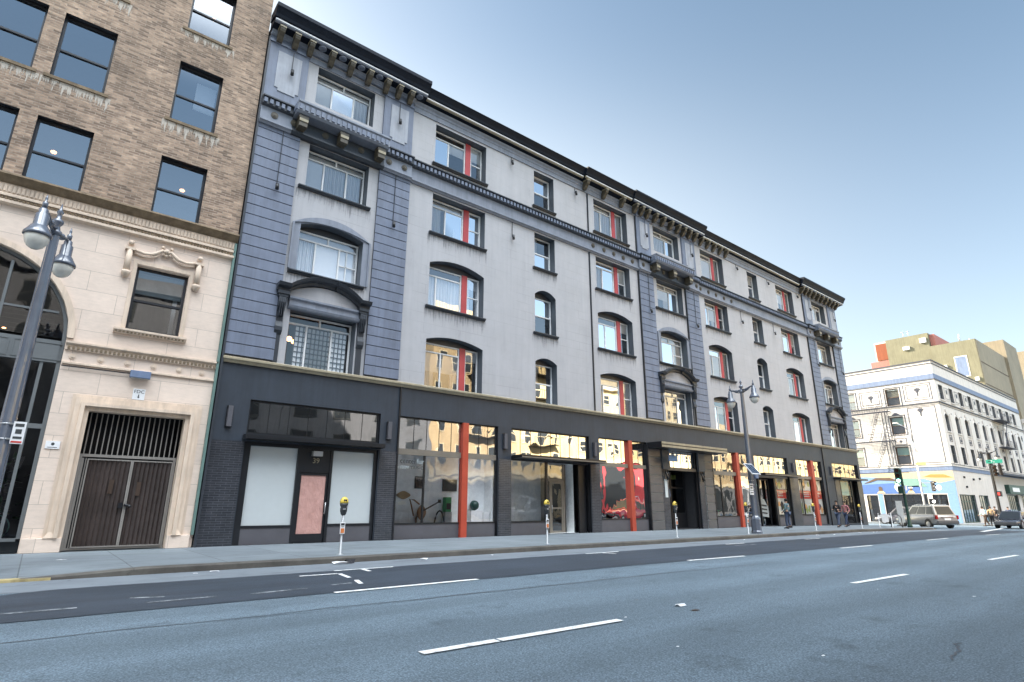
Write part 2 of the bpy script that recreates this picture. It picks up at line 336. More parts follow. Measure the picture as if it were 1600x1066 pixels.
    M['meterg'] = plain('dark_meter_casting', (0.035,0.038,0.042), 0.35)
    M['meteryel'] = plain('yellow_meter_dome', (0.62,0.45,0.06), 0.35)
    M['orangeink'] = plain('orange_ink', (0.55,0.17,0.05), 0.5)
    M['solar'] = plain('solar_cells', (0.012,0.018,0.04), 0.12, coat=0.6)
    M['greenlit'] = plain('lit_green_lens', (0.1,0.8,0.6), 0.3, emit=2.2, ecol=(0.35,1.0,0.85))
    M['whitelit'] = plain('lit_white_lens', (0.9,0.9,0.9), 0.3, emit=1.2, ecol=(1,1,1))
    M['warmlit'] = plain('lit_warm_lamp', (1,0.7,0.4), 0.3, emit=2.2, ecol=(1,0.45,0.16))
    M['lensd'] = plain('dark_lens', (0.05,0.012,0.01), 0.2)
    M['tyre'] = plain('tyre_rubber', (0.015,0.015,0.016), 0.7)
    M['alloy'] = plain('alloy_rim', (0.5,0.5,0.52), 0.3, 0.7)
    M['carsilver'] = plain('champagne_car_paint', (0.38,0.36,0.34), 0.25, 0.3, 0.8)
    M['cargrey'] = plain('dark_grey_car_paint', (0.10,0.10,0.115), 0.25, 0.3, 0.8)
    M['carblack'] = plain('blue_black_car_paint', (0.06,0.065,0.08), 0.2, 0.2, 0.8)
    M['carred'] = plain('maroon_car_paint', (0.20,0.015,0.03), 0.2, 0.1, 0.8)
    M['carred2'] = plain('bright_red_car_paint', (0.55,0.03,0.05), 0.2, 0.0, 0.8)
    M['taill'] = plain('tail_light', (0.35,0.02,0.02), 0.2, coat=0.6)
    M['bumper'] = plain('grey_plastic', (0.09,0.09,0.095), 0.5)
    M['chrome'] = plain('bright_trim', (0.6,0.6,0.6), 0.2, 0.8)
    M['skin'] = plain('skin', (0.42,0.26,0.19), 0.6)
    for k, c in dict(c_black=(0.02,0.02,0.024), c_navy=(0.03,0.045,0.09), c_jean=(0.05,0.07,0.12), c_plaid=(0.33,0.14,0.15), c_teal=(0.10,0.15,0.165), c_grey=(0.12,0.13,0.145), c_mint=(0.45,0.58,0.52), c_tan=(0.42,0.29,0.16), c_brown=(0.06,0.035,0.022), c_hair=(0.02,0.014,0.01)).items():
        M[k] = plain('cloth_'+k[2:] if k != 'c_hair' else 'hair_dark', c, 0.85)
    M['wood'] = plain('varnished_wood', (0.30,0.14,0.05), 0.35, coat=0.4)
    M['green'] = plain('green_plastic', (0.04,0.28,0.10), 0.4)
    M['leaf'] = plain('houseplant_leaf', (0.02,0.07,0.025), 0.4)
    M['leaf2'] = plain('houseplant_leaf_pale', (0.05,0.14,0.05), 0.4)
    M['redband'] = plain('red_banner', (0.55,0.05,0.03), 0.6)
    M['posterp'] = plain('poster_pale', (0.62,0.66,0.66), 0.6)
    M['posterc'] = plain('poster_cyan', (0.25,0.58,0.62), 0.6)
    M['posterb'] = plain('poster_violet', (0.24,0.08,0.22), 0.6)
    M['postery'] = plain('poster_green', (0.34,0.45,0.14), 0.6)
    M['posteryy'] = plain('poster_orange', (0.70,0.36,0.12), 0.6)
    # across the street (seen in the glass)
    M['obrick'] = paint('tan_brick_opposite', (0.48,0.36,0.21), 0.85, 0.15, 0.6)
    M['oyellow'] = paint('yellow_render_opposite', (0.62,0.48,0.25), 0.85, 0.10, 0.6)
    M['ocream'] = paint('cream_render_opposite', (0.66,0.56,0.38), 0.85, 0.10, 0.6)
    M['ored'] = paint('red_render_opposite', (0.55,0.06,0.07), 0.7, 0.10, 0.6)
    M['odark'] = paint('grey_render_opposite', (0.16,0.165,0.18), 0.85, 0.15, 0.6)
mats()
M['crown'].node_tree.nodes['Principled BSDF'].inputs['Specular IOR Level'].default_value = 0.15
# ------------------------------------------------------------------ mesh helpers
def T_id(u, d, v): return (u, d, v)
class MB:
    """collects shapes; T maps (along the wall, depth into it, height) to the world"""
    def __init__(s, T=T_id): s.v = []; s.f = []; s.T = T; s.sm = []
    def vert(s, p): s.v.append(s.T(*p)); return len(s.v)-1
    def face(s, pts, smooth=False): s.f.append([s.vert(p) for p in pts]); s.sm.append(smooth)
    def box(s, u0, u1, d0, d1, v0, v1, tap=0.0):
        i = len(s.v)
        for p in ((u0,d0,v0),(u1,d0,v0),(u1,d1,v0),(u0,d1,v0),(u0+tap,d0+tap,v1),(u1-tap,d0+tap,v1),(u1-tap,d1-tap,v1),(u0+tap,d1-tap,v1)): s.vert(p)
        for q in ((0,3,2,1),(4,5,6,7),(0,1,5,4),(1,2,6,5),(2,3,7,6),(3,0,4,7)): s.f.append([i+k for k in q]); s.sm.append(False)
        return s
    def loft(s, rings, cap=True, closed=True, smooth=False):
        n = len(rings[0]); ids = [[s.vert(p) for p in r] for r in rings]
        for a, b in zip(ids[:-1], ids[1:]):
            for k in range(n if closed else n-1):
                j = (k+1) % n; s.f.append([a[k], a[j], b[j], b[k]]); s.sm.append(smooth)
        if cap:
            s.f.append(ids[0][::-1]); s.sm.append(False); s.f.append(ids[-1][:]); s.sm.append(False)
        return s
    def prof(s, pts, u0, u1):          # profile (d,v) swept along the wall
        return s.loft([[(u0, d, v) for d, v in pts], [(u1, d, v) for d, v in pts]])
    def extr(s, pts, d0, d1):          # outline (u,v) given thickness into the wall
        return s.loft([[(u, d0, v) for u, v in pts], [(u, d1, v) for u, v in pts]])
    def tube(s, path, r, n=8, smooth=True):
        path = [Vector(p) for p in path]; rs = r if isinstance(r, (list, tuple)) else [r]*len(path); rings = []
        for i, p in enumerate(path):
            t = (path[min(i+1, len(path)-1)] - path[max(i-1, 0)]).normalized()
            a = Vector((0,0,1)) if abs(t.z) < 0.9 else Vector((1,0,0)); x = t.cross(a).normalized(); y = t.cross(x)
            rings.append([tuple(p + (x*math.cos(2*PI*k/n) + y*math.sin(2*PI*k/n))*rs[i]) for k in range(n)])
        return s.loft(rings, True, True, smooth)
    def lathe(s, prof, c=(0,0,0), n=16, smooth=True):   # (radius, height) about a vertical axis
        return s.loft([[(c[0]+r*math.cos(2*PI*k/n), c[1]+r*math.sin(2*PI*k/n), c[2]+h) for k in range(n)] for r, h in prof], True, True, smooth)
    def disc(s, u, v, r, d0, d1, n=16):
        return s.extr([(u+r*math.cos(2*PI*k/n), v+r*math.sin(2*PI*k/n)) for k in range(n)], d0, d1)
    def ball(s, c, r, n=10, sx=1, sy=1, sz=1):
        return s.loft([[(c[0]+r*sx*math.sin(PI*i/n)*math.cos(2*PI*k/(n+2)), c[1]+r*sy*math.sin(PI*i/n)*math.sin(2*PI*k/(n+2)), c[2]+r*sz*math.cos(PI*i/n)) for k in range(n+2)] for i in [0.15]+list(range(1,n))+[n-0.15]], True, True, True)
    def build(s, name, mat, parent=None, loc=None, bevel=0.0):
        me = bpy.data.meshes.new(name); o = bpy.data.objects.new(name, me)
        off = Vector((0,0,0))
        if parent is not None:
            o.parent = parent; q = parent
            while q is not None:
                if q.rotation_euler.z == 0: off += q.location
                q = q.parent
        elif loc is not None: off = Vector(loc); o.location = off
        me.from_pydata([tuple(Vector(p)-off) for p in s.v], [], s.f)
        bm = bmesh.new(); bm.from_mesh(me)
        bmesh.ops.remove_doubles(bm, verts=bm.verts, dist=0.00005) if False else None
        bmesh.ops.recalc_face_normals(bm, faces=bm.faces); bm.to_mesh(me); bm.free()
        for p, q in zip(me.polygons, s.sm): p.use_smooth = q
        me.materials.append(M[mat] if isinstance(mat, str) else mat)
        COL.objects.link(o)
        if bevel:
            b = o.modifiers.new('bevel', 'BEVEL'); b.width = bevel; b.segments = 2; b.limit_method = 'ANGLE'
        return o

def empty(name, loc, label, cat, group=None, rz=0.0):
    o = bpy.data.objects.new(name, None); COL.objects.link(o); o.location = loc; o.rotation_euler = (0,0,rz)
    o.empty_display_size = 0.2; tag(o, label, cat, group); return o
def tag(o, label, cat, group=None, kind=None):
    if label: o['label'] = label
    if cat: o['category'] = cat
    if group: o['group'] = group
    if kind: o['kind'] = kind
    return o
def struct(o): o['kind'] = 'structure'; return o
def copy_tree(o, parent=None):
    c = o.copy(); COL.objects.link(c)
    if parent is not None: c.parent = parent
    for ch in [x for x in o.children]: copy_tree(ch, c)
    return c

def wall(mb, rv, u0, u1, v0, v1, holes, depth=0.35, d0=0.0):
    """wall sheet with openings (u0,u1,v0,v1,rise); rv collects the reveals"""
    us = sorted({u0, u1} | {x for h in holes for x in h[:2]}); vs = sorted({v0, v1} | {x for h in holes for x in (h[2], h[3]+h[4])})
    us = [x for x in us if u0-1e-6 <= x <= u1+1e-6]; vs = [x for x in vs if v0-1e-6 <= x <= v1+1e-6]
    for a, b in zip(us[:-1], us[1:]):
        for c, e in zip(vs[:-1], vs[1:]):
            mu, mv = (a+b)/2, (c+e)/2
            if any(h[0] < mu < h[1] and h[2] < mv < h[3]+h[4] for h in holes): continue
            mb.face([(a,d0,c),(b,d0,c),(b,d0,e),(a,d0,e)])
    D = d0+depth; many = rv if isinstance(rv, list) else None
    for a, b, c, e, r in holes:
        if many is not None: rv = MB(mb.T); many.append(rv)
        rv.face([(a,d0,c),(a,D,c),(a,D,e),(a,d0,e)]); rv.face([(b,d0,c),(b,d0,e),(b,D,e),(b,D,c)])
        rv.face([(a,d0,c),(b,d0,c),(b,D,c),(a,D,c)])
        pts = arc(a, b, e, r)
        for (p, q), (p2, q2) in zip(pts[:-1], pts[1:]):
            rv.face([(p,d0,q),(p,D,q),(p2,D,q2),(p2,d0,q2)])
            if r > 0: mb.face([(p,d0,q),(p2,d0,q2),(p2,d0,e+r),(p,d0,e+r)])
def arc(a, b, z, rise, n=14):
    if rise <= 0: return [(a, z), (b, z)]
    w = (b-a)/2; R = (w*w+rise*rise)/(2*rise); cz = z+rise-R; t = math.asin(min(1, w/R))
    return [((a+b)/2+R*math.sin(-t+2*t*i/n), cz+R*math.cos(-t+2*t*i/n)) for i in range(n+1)]
def ring_arch(mb, a, b, z0, z1, rise, w, d0, d1, n=14):   # band round an arched opening (legs and arch)
    inner = [(a, z0)] + arc(a, b, z1, rise, n) + [(b, z0)]
    outer = [(a-w, z0)] + arc(a-w, b+w, z1, rise+w, n) + [(b+w, z0)]
    for (p, q, p2, q2) in zip(inner[:-1], outer[:-1], inner[1:], outer[1:]):
        mb.loft([[(p[0],d0,p[1]),(q[0],d0,q[1]),(q[0],d1,q[1]),(p[0],d1,p[1])], [(p2[0],d0,p2[1]),(q2[0],d0,q2[1]),(q2[0],d1,q2[1]),(p2[0],d1,p2[1])]])
def frame_rect(mb, a, b, c, e, w, d0, d1):
    mb.box(a, a+w, d0, d1, c, e); mb.box(b-w, b, d0, d1, c, e); mb.box(a+w, b-w, d0, d1, c, c+w); mb.box(a+w, b-w, d0, d1, e-w, e)

def text(name, s, size, mat, parent, M4, thick=0.002, align='CENTER'):
    cu = bpy.data.curves.new(name, 'FONT'); cu.body = s; cu.size = size; cu.extrude = thick; cu.align_x = align; cu.align_y = 'CENTER'; cu.resolution_u = 3
    tmp = bpy.data.objects.new('tmp_text', cu); COL.objects.link(tmp); bpy.context.view_layer.update()
    me = bpy.data.meshes.new_from_object(tmp.evaluated_get(bpy.context.evaluated_depsgraph_get()))
    bpy.data.objects.remove(tmp); me.name = name
    o = bpy.data.objects.new(name, me); COL.objects.link(o); me.transform(M4)
    if parent is not None:
        o.parent = parent
        if parent.rotation_euler.z == 0: me.transform(Matrix.Translation(-parent.location))
    me.materials.clear(); me.materials.append(M[mat]); return o
def face_south(x, y, z): return Matrix.Translation((x,y,z)) @ Matrix.Rotation(PI/2, 4, 'X')   # readable from the street (-y)
def gz(x): return -0.01*max(0.0, x-38.0) if x < 90 else -0.52   # the street falls gently past the hotel
# ------------------------------------------------------------------ ground
def sheet(name, pts_fn, xs, ys, mat, kind='structure'):
    mb = MB()
    ids = [[mb.vert(pts_fn(x, y)) for y in ys] for x in xs]
    for i in range(len(xs)-1):
        for j in range(len(ys)-1):
            mb.f.append([ids[i][j], ids[i+1][j], ids[i+1][j+1], ids[i][j+1]]); mb.sm.append(False)
    o = mb.build(name, mat); o['kind'] = kind; return o
XS = [-400,-150,-60,-20,0,10,20,30,38,45,50,55,60,65,70,75,80,85,90,150,400,900]
RZ = -0.15
sheet('road', lambda x, y: (x, y, gz(x)+RZ), XS, [-400,-60,-24,-19,-12,-6,0,20,60,200,900], 'asphalt')
XK = 49.5; RK = 6.2; KC = (51.0, -5.87+RK)      # kerb return at the corner
def kerb_pts():
    pts = [(-120,-5.87),(-40,-5.87)] + [(x,-5.87) for x in range(-20, 50, 2)]
    pts += [(KC[0]+RK*math.sin(t), KC[1]-RK*math.cos(t)) for t in [PI/2*i/10 for i in range(11)]]
    pts += [(KC[0]+RK, 10), (KC[0]+RK, 60), (KC[0]+RK, 200)]
    return pts
def walk_and_kerb():
    P = kerb_pts(); KW = 0.16
    # inner line of the kerb
    inn = []
    for i, p in enumerate(P):
        a = Vector(P[max(i-1,0)]); b = Vector(P[min(i+1,len(P)-1)]); t = (b-a).normalized(); n = Vector((-t.y, t.x)); inn.append((p[0]+n.x*KW, p[1]+n.y*KW))
    random.seed(3)
    k = MB(); rings = []
    def ramp(x):                      # dropped kerb by the gateway, flush ramp at the corner
        d = 0.0
        if -6.0 < x < 1.9: d = min(1, (1.9-x)/1.2, (x+6)/1.2)*0.10
        return d
    for p, q in zip(P, inn):
        h = gz(p[0]); z1 = h - ramp(p[0]) - (0.11*max(0, min(1, (p[0]-50.5)/1.5)))
        j = random.uniform(-0.012, 0.006)
        rings.append([(p[0], p[1], h-0.4), (p[0], p[1], z1-0.03+j), (p[0]+ (q[0]-p[0])*0.2, p[1]+(q[1]-p[1])*0.2, z1+j), (q[0], q[1], z1+0.004), (q[0], q[1], h-0.4)])
    k.loft(rings, True); struct(k.build('kerb', 'kerb'))
    w = MB()
    for i in range(len(P)-1):
        def zz(p): return gz(p[0]) - ramp(p[0]) - (0.11*max(0, min(1, (p[0]-50.5)/1.5)))
        a, b = inn[i], inn[i+1]
        ia = (a[0], 0.6) if i < len(P)-14 else (min(a[0], 55.0), max(0.6, a[1])); ib = (b[0], 0.6) if i+1 < len(P)-14 else (min(b[0], 55.0), max(0.6, b[1]))
        ma = (a[0], -4.6) if a[1] < -4.61 and a[0] < 52 else a; mb_ = (b[0], -4.6) if b[1] < -4.61 and b[0] < 52 else b
        if ma != a or mb_ != b: w.face([(a[0],a[1],zz(a)),(b[0],b[1],zz(b)),(mb_[0],mb_[1],gz(b[0])),(ma[0],ma[1],gz(a[0]))])
        w.face([(ma[0],ma[1],gz(a[0]) if ma != a else zz(a)),(mb_[0],mb_[1],gz(b[0]) if mb_ != b else zz(b)),(ib[0],ib[1],gz(ib[0])),(ia[0],ia[1],gz(ia[0]))])
    w.face([(50.5,-5.7,gz(50)-0.02),(55,0.6,gz(55)),(51,0.6,gz(51))])
    struct(w.build('sidewalk', 'walk'))
    y = MB(); y.loft([[(x,-5.885,gz(x)-ramp(x)-0.12),(x,-5.885,-ramp(x)+0.002),(x,-5.66,-ramp(x)+0.008),(x,-5.66,-0.3)] for x in (-0.25,-0.1,0.1,0.3,0.5)]); struct(y.build('yellow_kerb_paint', 'yellow'))
walk_and_kerb()
def strip(name, pts, mat, lift):    # flat polygon laid on the road
    mb = MB(); mb.face([(x, y, gz(x)+RZ+lift) for x, y in pts]); return struct(mb.build(name, mat))
def strip_sheet(name, lo, hi, xs, mat, lift):
    mb = MB()
    for a, b in zip(xs[:-1], xs[1:]):
        mb.face([(a,lo(a),gz(a)+RZ+lift),(b,lo(b),gz(b)+RZ+lift),(b,hi(b),gz(b)+RZ+lift),(a,hi(a),gz(a)+RZ+lift)])
    return struct(mb.build(name, mat))
random.seed(11)
xs = [-120,-60,-20,-8]+[x*0.5 for x in range(-10, 76)]+[38+2*i for i in range(0, 9)]
jit = {x: random.uniform(-0.03,0.03) for x in xs}
strip_sheet('gutter', lambda x: -7.62, lambda x: -5.87, [x for x in xs if x <= 52], 'gutter', 0.004)
def upper(x):
    if x < -1.2: return -8.6
    if x < 0.4: return -8.6 + (x+1.2)/1.6*1.15
    return -7.5 + jit.get(x, 0)
strip_sheet('fresh_asphalt_lane', lambda x: -10.72+jit.get(x,0)*0.5-(0.016*max(0,x-10) if x < 30 else 0.32), upper, xs, 'asphalt2', 0.008)
def dash(x0, y0, x1, y1, w, mat='mark', name='lane_marking'):
    d = (Vector((x1,y1))-Vector((x0,y0))); n = Vector((-d.y, d.x)).normalized()*w/2; N = max(1, int(d.length/0.8)); mb = MB()
    for i in range(N):
        a = Vector((x0,y0))+d*(i/N); b = Vector((x0,y0))+d*((i+1)/N-(0.012 if random.random() < 0.25 else 0))
        mb.face([(p.x, p.y, gz(p.x)+RZ+0.013) for p in (a-n, b-n, b+n, a+n)])
    struct(mb.build(name, mat))
for a in [(4.12,-10.74,7.05,-10.70),(13.9,-10.80,16.5,-10.93),(22.4,-11.2,25.0,-11.28),(31,-11.3,33.8,-11.34),(40,-11.4,42.6,-11.45),(3.2,-15.13,6.05,-15.2),(12.35,-15.5,14.95,-15.58),(20.9,-15.7,23.6,-15.8),(29.6,-15.85,32.3,-15.9),(38.5,-15.95,41.2,-16),(-5.6,-15.05,-2.7,-15.1)]:
    dash(*a, 0.13)
# crosswalk lines beyond the kerb return
dash(48.5,-9.3,64,-7.3, 0.28); dash(59.5,-11.0,62.5,-10.6,0.25); dash(64,-13.6,70,-12.9,0.3)
for a in [(5.4,-7.58,6.85,-7.56),(6.05,-7.6,6.0,-8.1),(13.3,-7.6,14.8,-7.58),(14.0,-7.6,14.05,-8.15),(21.0,-7.6,22.3,-7.62),(27.2,-7.75,28.6,-7.8),(4.45,-8.12,5.25,-8.14),(5.27,-8.2,5.16,-8.95),(5.1,-9.4,4.95,-9.95)]:
    dash(*a, 0.09, 'mark', 'parking_mark')
for a in [(-2.6,-9.93,0.72,-9.97),(1.55,-10.05,2.5,-10.0),(3.0,-10.06,3.95,-9.95),(1.4,-9.4,1.85,-9.55),(4.45,-9.8,4.85,-9.74),(20.6,-8.2,22.0,-8.3)]:
    dash(*a, 0.10, 'mark2', 'worn_road_mark')
def blob(name, cx, cy, rx, ry, mat, lift, n=22, z0=None, seed=1):
    random.seed(seed); ph = [random.uniform(0.65,1.15) for _ in range(n)]; mb = MB()
    mb.face([(cx+rx*ph[k]*math.cos(2*PI*k/n), cy+ry*ph[k]*math.sin(2*PI*k/n), (gz(cx)+RZ if z0 is None else z0)+lift) for k in range(n)])
    return struct(mb.build(name, mat))

def crack(pts, w, name='road_crack'):
    mb = MB()
    for (a, b) in zip(pts[:-1], pts[1:]):
        d = Vector((b[0]-a[0], b[1]-a[1])); n = Vector((-d.y, d.x)).normalized()*w/2
        mb.face([(a[0]-n.x,a[1]-n.y,gz(a[0])+RZ+.005),(b[0]-n.x,b[1]-n.y,gz(b[0])+RZ+.005),(b[0]+n.x,b[1]+n.y,gz(b[0])+RZ+.005),(a[0]+n.x,a[1]+n.y,gz(a[0])+RZ+.005)])
    struct(mb.build(name, 'patch'))
random.seed(5)
crack([(7.05+i*0.09+random.uniform(-.02,.02), -18.45+i*0.02+random.uniform(-.04,.04)) for i in range(11)], 0.022)
crack([(-3+i*0.8, -11.95-0.02*i+random.uniform(-.04,.04)) for i in range(24)], 0.025)
crack([(2+i*0.6, -12.2+random.uniform(-.03,.03)) for i in range(18)], 0.014)
# far pavements: white building corner and our own side of the street
def slab(name, x0, x1, y0, y1, xs=None):
    mb = MB(); xs = xs or [x0, x1]
    mb.loft([[(x,y0,gz(x)-0.5),(x,y0,gz(x)),(x,y1,gz(x)),(x,y1,gz(x)-0.5)] for x in xs]); return struct(mb.build(name, 'walk'))
slab('sidewalk', 76.3, 200, -4.6, 0.4, [76.3,85,90,200]); slab('sidewalk', 76.3, 81.3, 0.42, 200, [76.3,81.3]); slab('sidewalk', -120, 140, -26, -19.9, [-120,0,38,50,60,75,90,140])
# ------------------------------------------------------------------ grey hotel
hotel = empty('hotel_building', (4.04,0,0), 'long five storey grey hotel with charcoal shopfronts, bracketed cornice and red window posts', 'building')
X0, X1 = 4.04, 55.4
FL = [(6.07,8.12,0.24),(9.63,11.68,0.30),(13.15,15.12,0),(16.72,18.85,0)]
FLP = [(6.07,8.17,0),(9.70,11.62,0.25),(13.25,15.18,0),(17.18,18.92,0)]
COLS3 = [(11.8,14.78),(22.68,25.65),(33.58,36.45),(44.3,47.18)]
COLS1 = [(18.0,19.45),(39.87,41.35)]
COLSP = [(6.06,8.62),(28.28,31.0),(50.72,53.26)]
def hotel_shell():
    holes = []
    for a, b in COLS3+COLS1: holes += [(a,b)+f for f in FL]
    for a, b in COLSP: holes += [(a,b)+f for f in FLP]
    w, rv = MB(), []; wall(w, rv, X0, X1, 5.95, 19.6, holes, 0.49)
    w.face([(X1,0,5.95),(X1,18,5.95),(X1,18,19.6),(X1,0,19.6)]); w.face([(X0,18,0),(X1,18,0),(X1,18,19.6),(X0,18,19.6)])
    w.face([(X1,0.7,-0.5),(X1,18,-0.5),(X1,18,5.95),(X1,0.7,5.95)])
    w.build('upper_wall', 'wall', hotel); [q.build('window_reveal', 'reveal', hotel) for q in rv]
    r = MB(); r.box(X0, X1, 0.02, 18, 19.62, 19.8); r.build('roof', 'roof', hotel)
    # floors inside, so that looking up through a window meets a ceiling
    fl = MB()
    for z in (5.9, 9.1, 12.65, 16.2): fl.box(X0+.05, X1-.05, 0.5, 6, z, z+0.2)
    fl.box(X0+.05, X1-.05, 6, 6.1, 0, 19.5); fl.build('inner_floors', 'intd', hotel)
hotel_shell()
random.seed(21)
TW = lambda u, d, v: (u, d+0.13, v)      # windows stand this much deeper in the wall
def curtain_mesh(parent, a, b, c, e, d, mat, name):
    m = MB(TW); n = max(2, int((b-a)/0.07)); top = []; 
    for i in range(n+1): top.append((a+(b-a)*i/n, d+(0.02 if i % 2 else -0.02)))
    for p, q in zip(top[:-1], top[1:]): m.face([(p[0],p[1],c),(q[0],q[1],c),(q[0],q[1],e),(p[0],p[1],e)], True)
    return m.build(name, mat, parent)
def inside(parent, a, b, c, e, style):
    d = 0.385
    if style == 'open': return
    if style in ('blind', 'both'):
        k = random.uniform(0.25, 0.6); m = MB(TW); m.box(a, b, d-0.03, d-0.02, e-(e-c)*k, e); m.build('blind', 'blind', parent)
    if style in ('curtain', 'both'):
        w = (b-a)*random.uniform(0.22, 0.5); curtain_mesh(parent, a, a+w, c, e, d, 'curtain', 'curtain')
        if random.random() < 0.6: curtain_mesh(parent, b-(b-a)*random.uniform(0.15,0.35), b, c, e, d, 'curtain', 'curtain')
    if style == 'full':
        curtain_mesh(parent, a, b, c, e, d, 'curtain', 'curtain')
    if style == 'blindfull':
        m = MB(TW); m.box(a, b, d-0.03, d-0.02, c, e); m.build('blind', 'blind', parent)
def styles(): return random.choice(['blind','both','curtain','both','full','blindfull','full','both','blindfull'])
def sill(a, b, z, parent, ov=0.14):
    m = MB(); m.prof([(0.05,z),(-0.13,z),(-0.13,z-0.05),(-0.09,z-0.08),(-0.06,z-0.13),(0.05,z-0.13)], a-ov, b+ov*0.6); m.build('sill', 'dark', parent, bevel=0.006)
    if z > 9: m = MB(); m.face([(a-ov-.05,-.006,z-.13),(b+ov*.6+.05,-.006,z-.13),(b+ov*.6+.05,-.006,z-.85),(a-ov-.05,-.006,z-.85)]); m.build('rain_stain', 'soot', parent)
def head_fill(a, b, z, rise, parent):
    m = MB(TW); m.extr([(a,z-0.06)]+arc(a,b,z,rise)+[(b,z-0.06)] if rise else [(a,z-0.06),(a,z),(b,z),(b,z-0.06)], 0.27, 0.37); m.build('window_head', 'dark', parent)
def win3(a, b, c, e, r, first):
    t = e-0.04; m = MB(TW); W = 0.055; p0, p1 = a+(b-a)*0.655, a+(b-a)*0.755; ty = t-(0.40 if not r else 0.42); mu = a+(p0-a)*random.choice([0.5,0.5,0.48,0.3])
    frame_rect(m, a+.01, p0, c, t, W, 0.25, 0.33); m.box(a+.01+W, p0-W, 0.25, 0.33, ty, ty+W); m.box(mu-W/2, mu+W/2, 0.255, 0.335, c+W, ty)
    frame_rect(m, p1, b-.01, c, t, W, 0.25, 0.33)
    win = m.build('window', 'whitef', hotel)
    if random.random() < 0.4:
        x = MB(TW); x.box(p1+W, b-.01-W, 0.26, 0.32, c+(t-c)*0.5, c+(t-c)*0.5+0.045); x.build('meeting_rail', 'whitef', win)
    m = MB(TW); m.box(p0+.002, p1-.002, 0.20, 0.36, c, t+.02); m.build('mullion_post', 'red2', win)
    m = MB(TW)
    for x0, x1, z0, z1 in ((a+W,mu-W/2,c+W,ty),(mu+W/2,p0-W,c+W,ty),(a+W,p0-W,ty+W,t-W),(p1+W,b-W,c+W,t-W)):
        k = random.uniform(-0.004, 0.004); m.face([(x0,0.295+k,z0),(x1,0.295-k,z0),(x1,0.295-k,z1),(x0,0.295+k,z1)])
    m.build('glass_pane', 'glassU', win)
    inside(win, a+.05, p0-.03, c+.03, ty+.02, styles()); inside(win, p1+.03, b-.04, c+.03, t-.02, styles())
    if random.random() < 0.6:
        x = MB(TW); x.box(a+.06, p0-.05, 0.42, 0.43, ty+.03, t-.03); x.build('transom_blind', 'blind', win)
    head_fill(a, b, e, r, win)
    if not first: sill(a, b, c, win)
    return win
def win1(a, b, c, e, r, first):
    t = e-0.04; m = MB(TW); W = 0.05; mid = c+(t-c)*0.52
    frame_rect(m, a+.01, b-.01, c, t, W, 0.25, 0.33); m.box(a+.01+W, b-.01-W, 0.24, 0.335, mid-0.03, mid+0.03)
    win = m.build('window', 'whitef', hotel); m = MB(TW)
    for z0, z1 in ((c+W,mid-.03),(mid+.03,t-W)): m.face([(a+W,0.295,z0),(b-W,0.295,z0),(b-W,0.297,z1),(a+W,0.297,z1)])
    m.build('glass_pane', 'glassU', win); inside(win, a+.05, b-.05, c+.03, t-.02, random.choice(['curtain','blind','both','open']))
    head_fill(a, b, e, r, win)
    if not first: sill(a, b, c, win)
    return win
def winp(a, b, c, e, r, fl, pav):
    t = e-0.05; m = MB(TW); W = 0.06; ty = t-0.38; mid = (a+b)/2
    if pav == 0: mus = [a+(b-a)*0.31, a+(b-a)*0.69]
    else: mus = [a+(b-a)*0.64]
    frame_rect(m, a+.02, b-.02, c, t, W, 0.25, 0.33); m.box(a+.02+W, b-.02-W, 0.25, 0.33, ty, ty+W); m.box(mid-W/2, mid+W/2, 0.255, 0.335, ty+W, t-W)
    for x in mus: m.box(x-W/2, x+W/2, 0.255, 0.335, c+W, ty)
    if fl == 1: m.box(mus[-1]+W/2, b-.02-W, 0.26, 0.32, c+0.8, c+0.85); m.box(b-.5, b-.46, 0.26, 0.32, c+W, ty) if pav == 0 else None
    win = m.build('window', 'whitef', hotel); m = MB(TW); xs = [a+W]+mus+[b-W]
    for x0, x1 in zip(xs[:-1], xs[1:]):
        k = random.uniform(-0.004,0.004); m.face([(x0,0.295+k,c+W),(x1,0.295-k,c+W),(x1,0.295-k,ty),(x0,0.295+k,ty)])
    m.face([(a+W,0.295,ty+W),(b-W,0.295,ty+W),(b-W,0.295,t-W),(a+W,0.295,t-W)])
    m.build('glass_pane', 'glassL' if pav == 0 and fl == 0 else 'glassU', win)
    if pav == 0 and fl == 0:     # the lattice screen behind the glass
        g = MB(TW); x0, x1, z0, z1 = a+0.42, b-0.12, c+0.08, ty
        m = MB(TW); m.box(x0, x1, 0.42, 0.43, z0, z1); m.build('paper_screen', 'white', win)
        nx, nz = 13, 8
        for i in range(nx+1): x = x0+(x1-x0)*i/nx; g.box(x-0.018, x+0.018, 0.395, 0.415, z0, z1)
        for i in range(nz+1): z = z0+(z1-z0)*i/nz; g.box(x0, x1, 0.39, 0.412, z-0.018, z+0.018)
        g.build('screen_lattice', 'ink', win)
        l = MB(TW); l.ball((a+0.34, 0.75, c+1.22), 0.10); l.ball((a+0.52, 0.8, c+1.15), 0.08); l.build('hanging_lamp', 'warmlit', win)
    else:
        for x0, x1 in zip(xs[:-1], xs[1:]): inside(win, x0+.02, x1-.02, c+.03, ty+.02, random.choice(['both','full','curtain','both','full','blindfull']))
        x = MB(TW); x.box(a+.06, b-.06, 0.42, 0.43, ty+.04, t-.03); x.build('transom_blind', 'blind', win)
    head_fill(a, b, e, r, win)
    if fl == 2 or fl == 1: sill(a, b, c, win, 0.28)
    return win
for a, b in COLS3:
    for i, (c, e, r) in enumerate(FL): win3(a, b, c, e, r, i == 0)
for a, b in COLS1:
    for i, (c, e, r) in enumerate(FL): win1(a, b, c, e, r, i == 0)
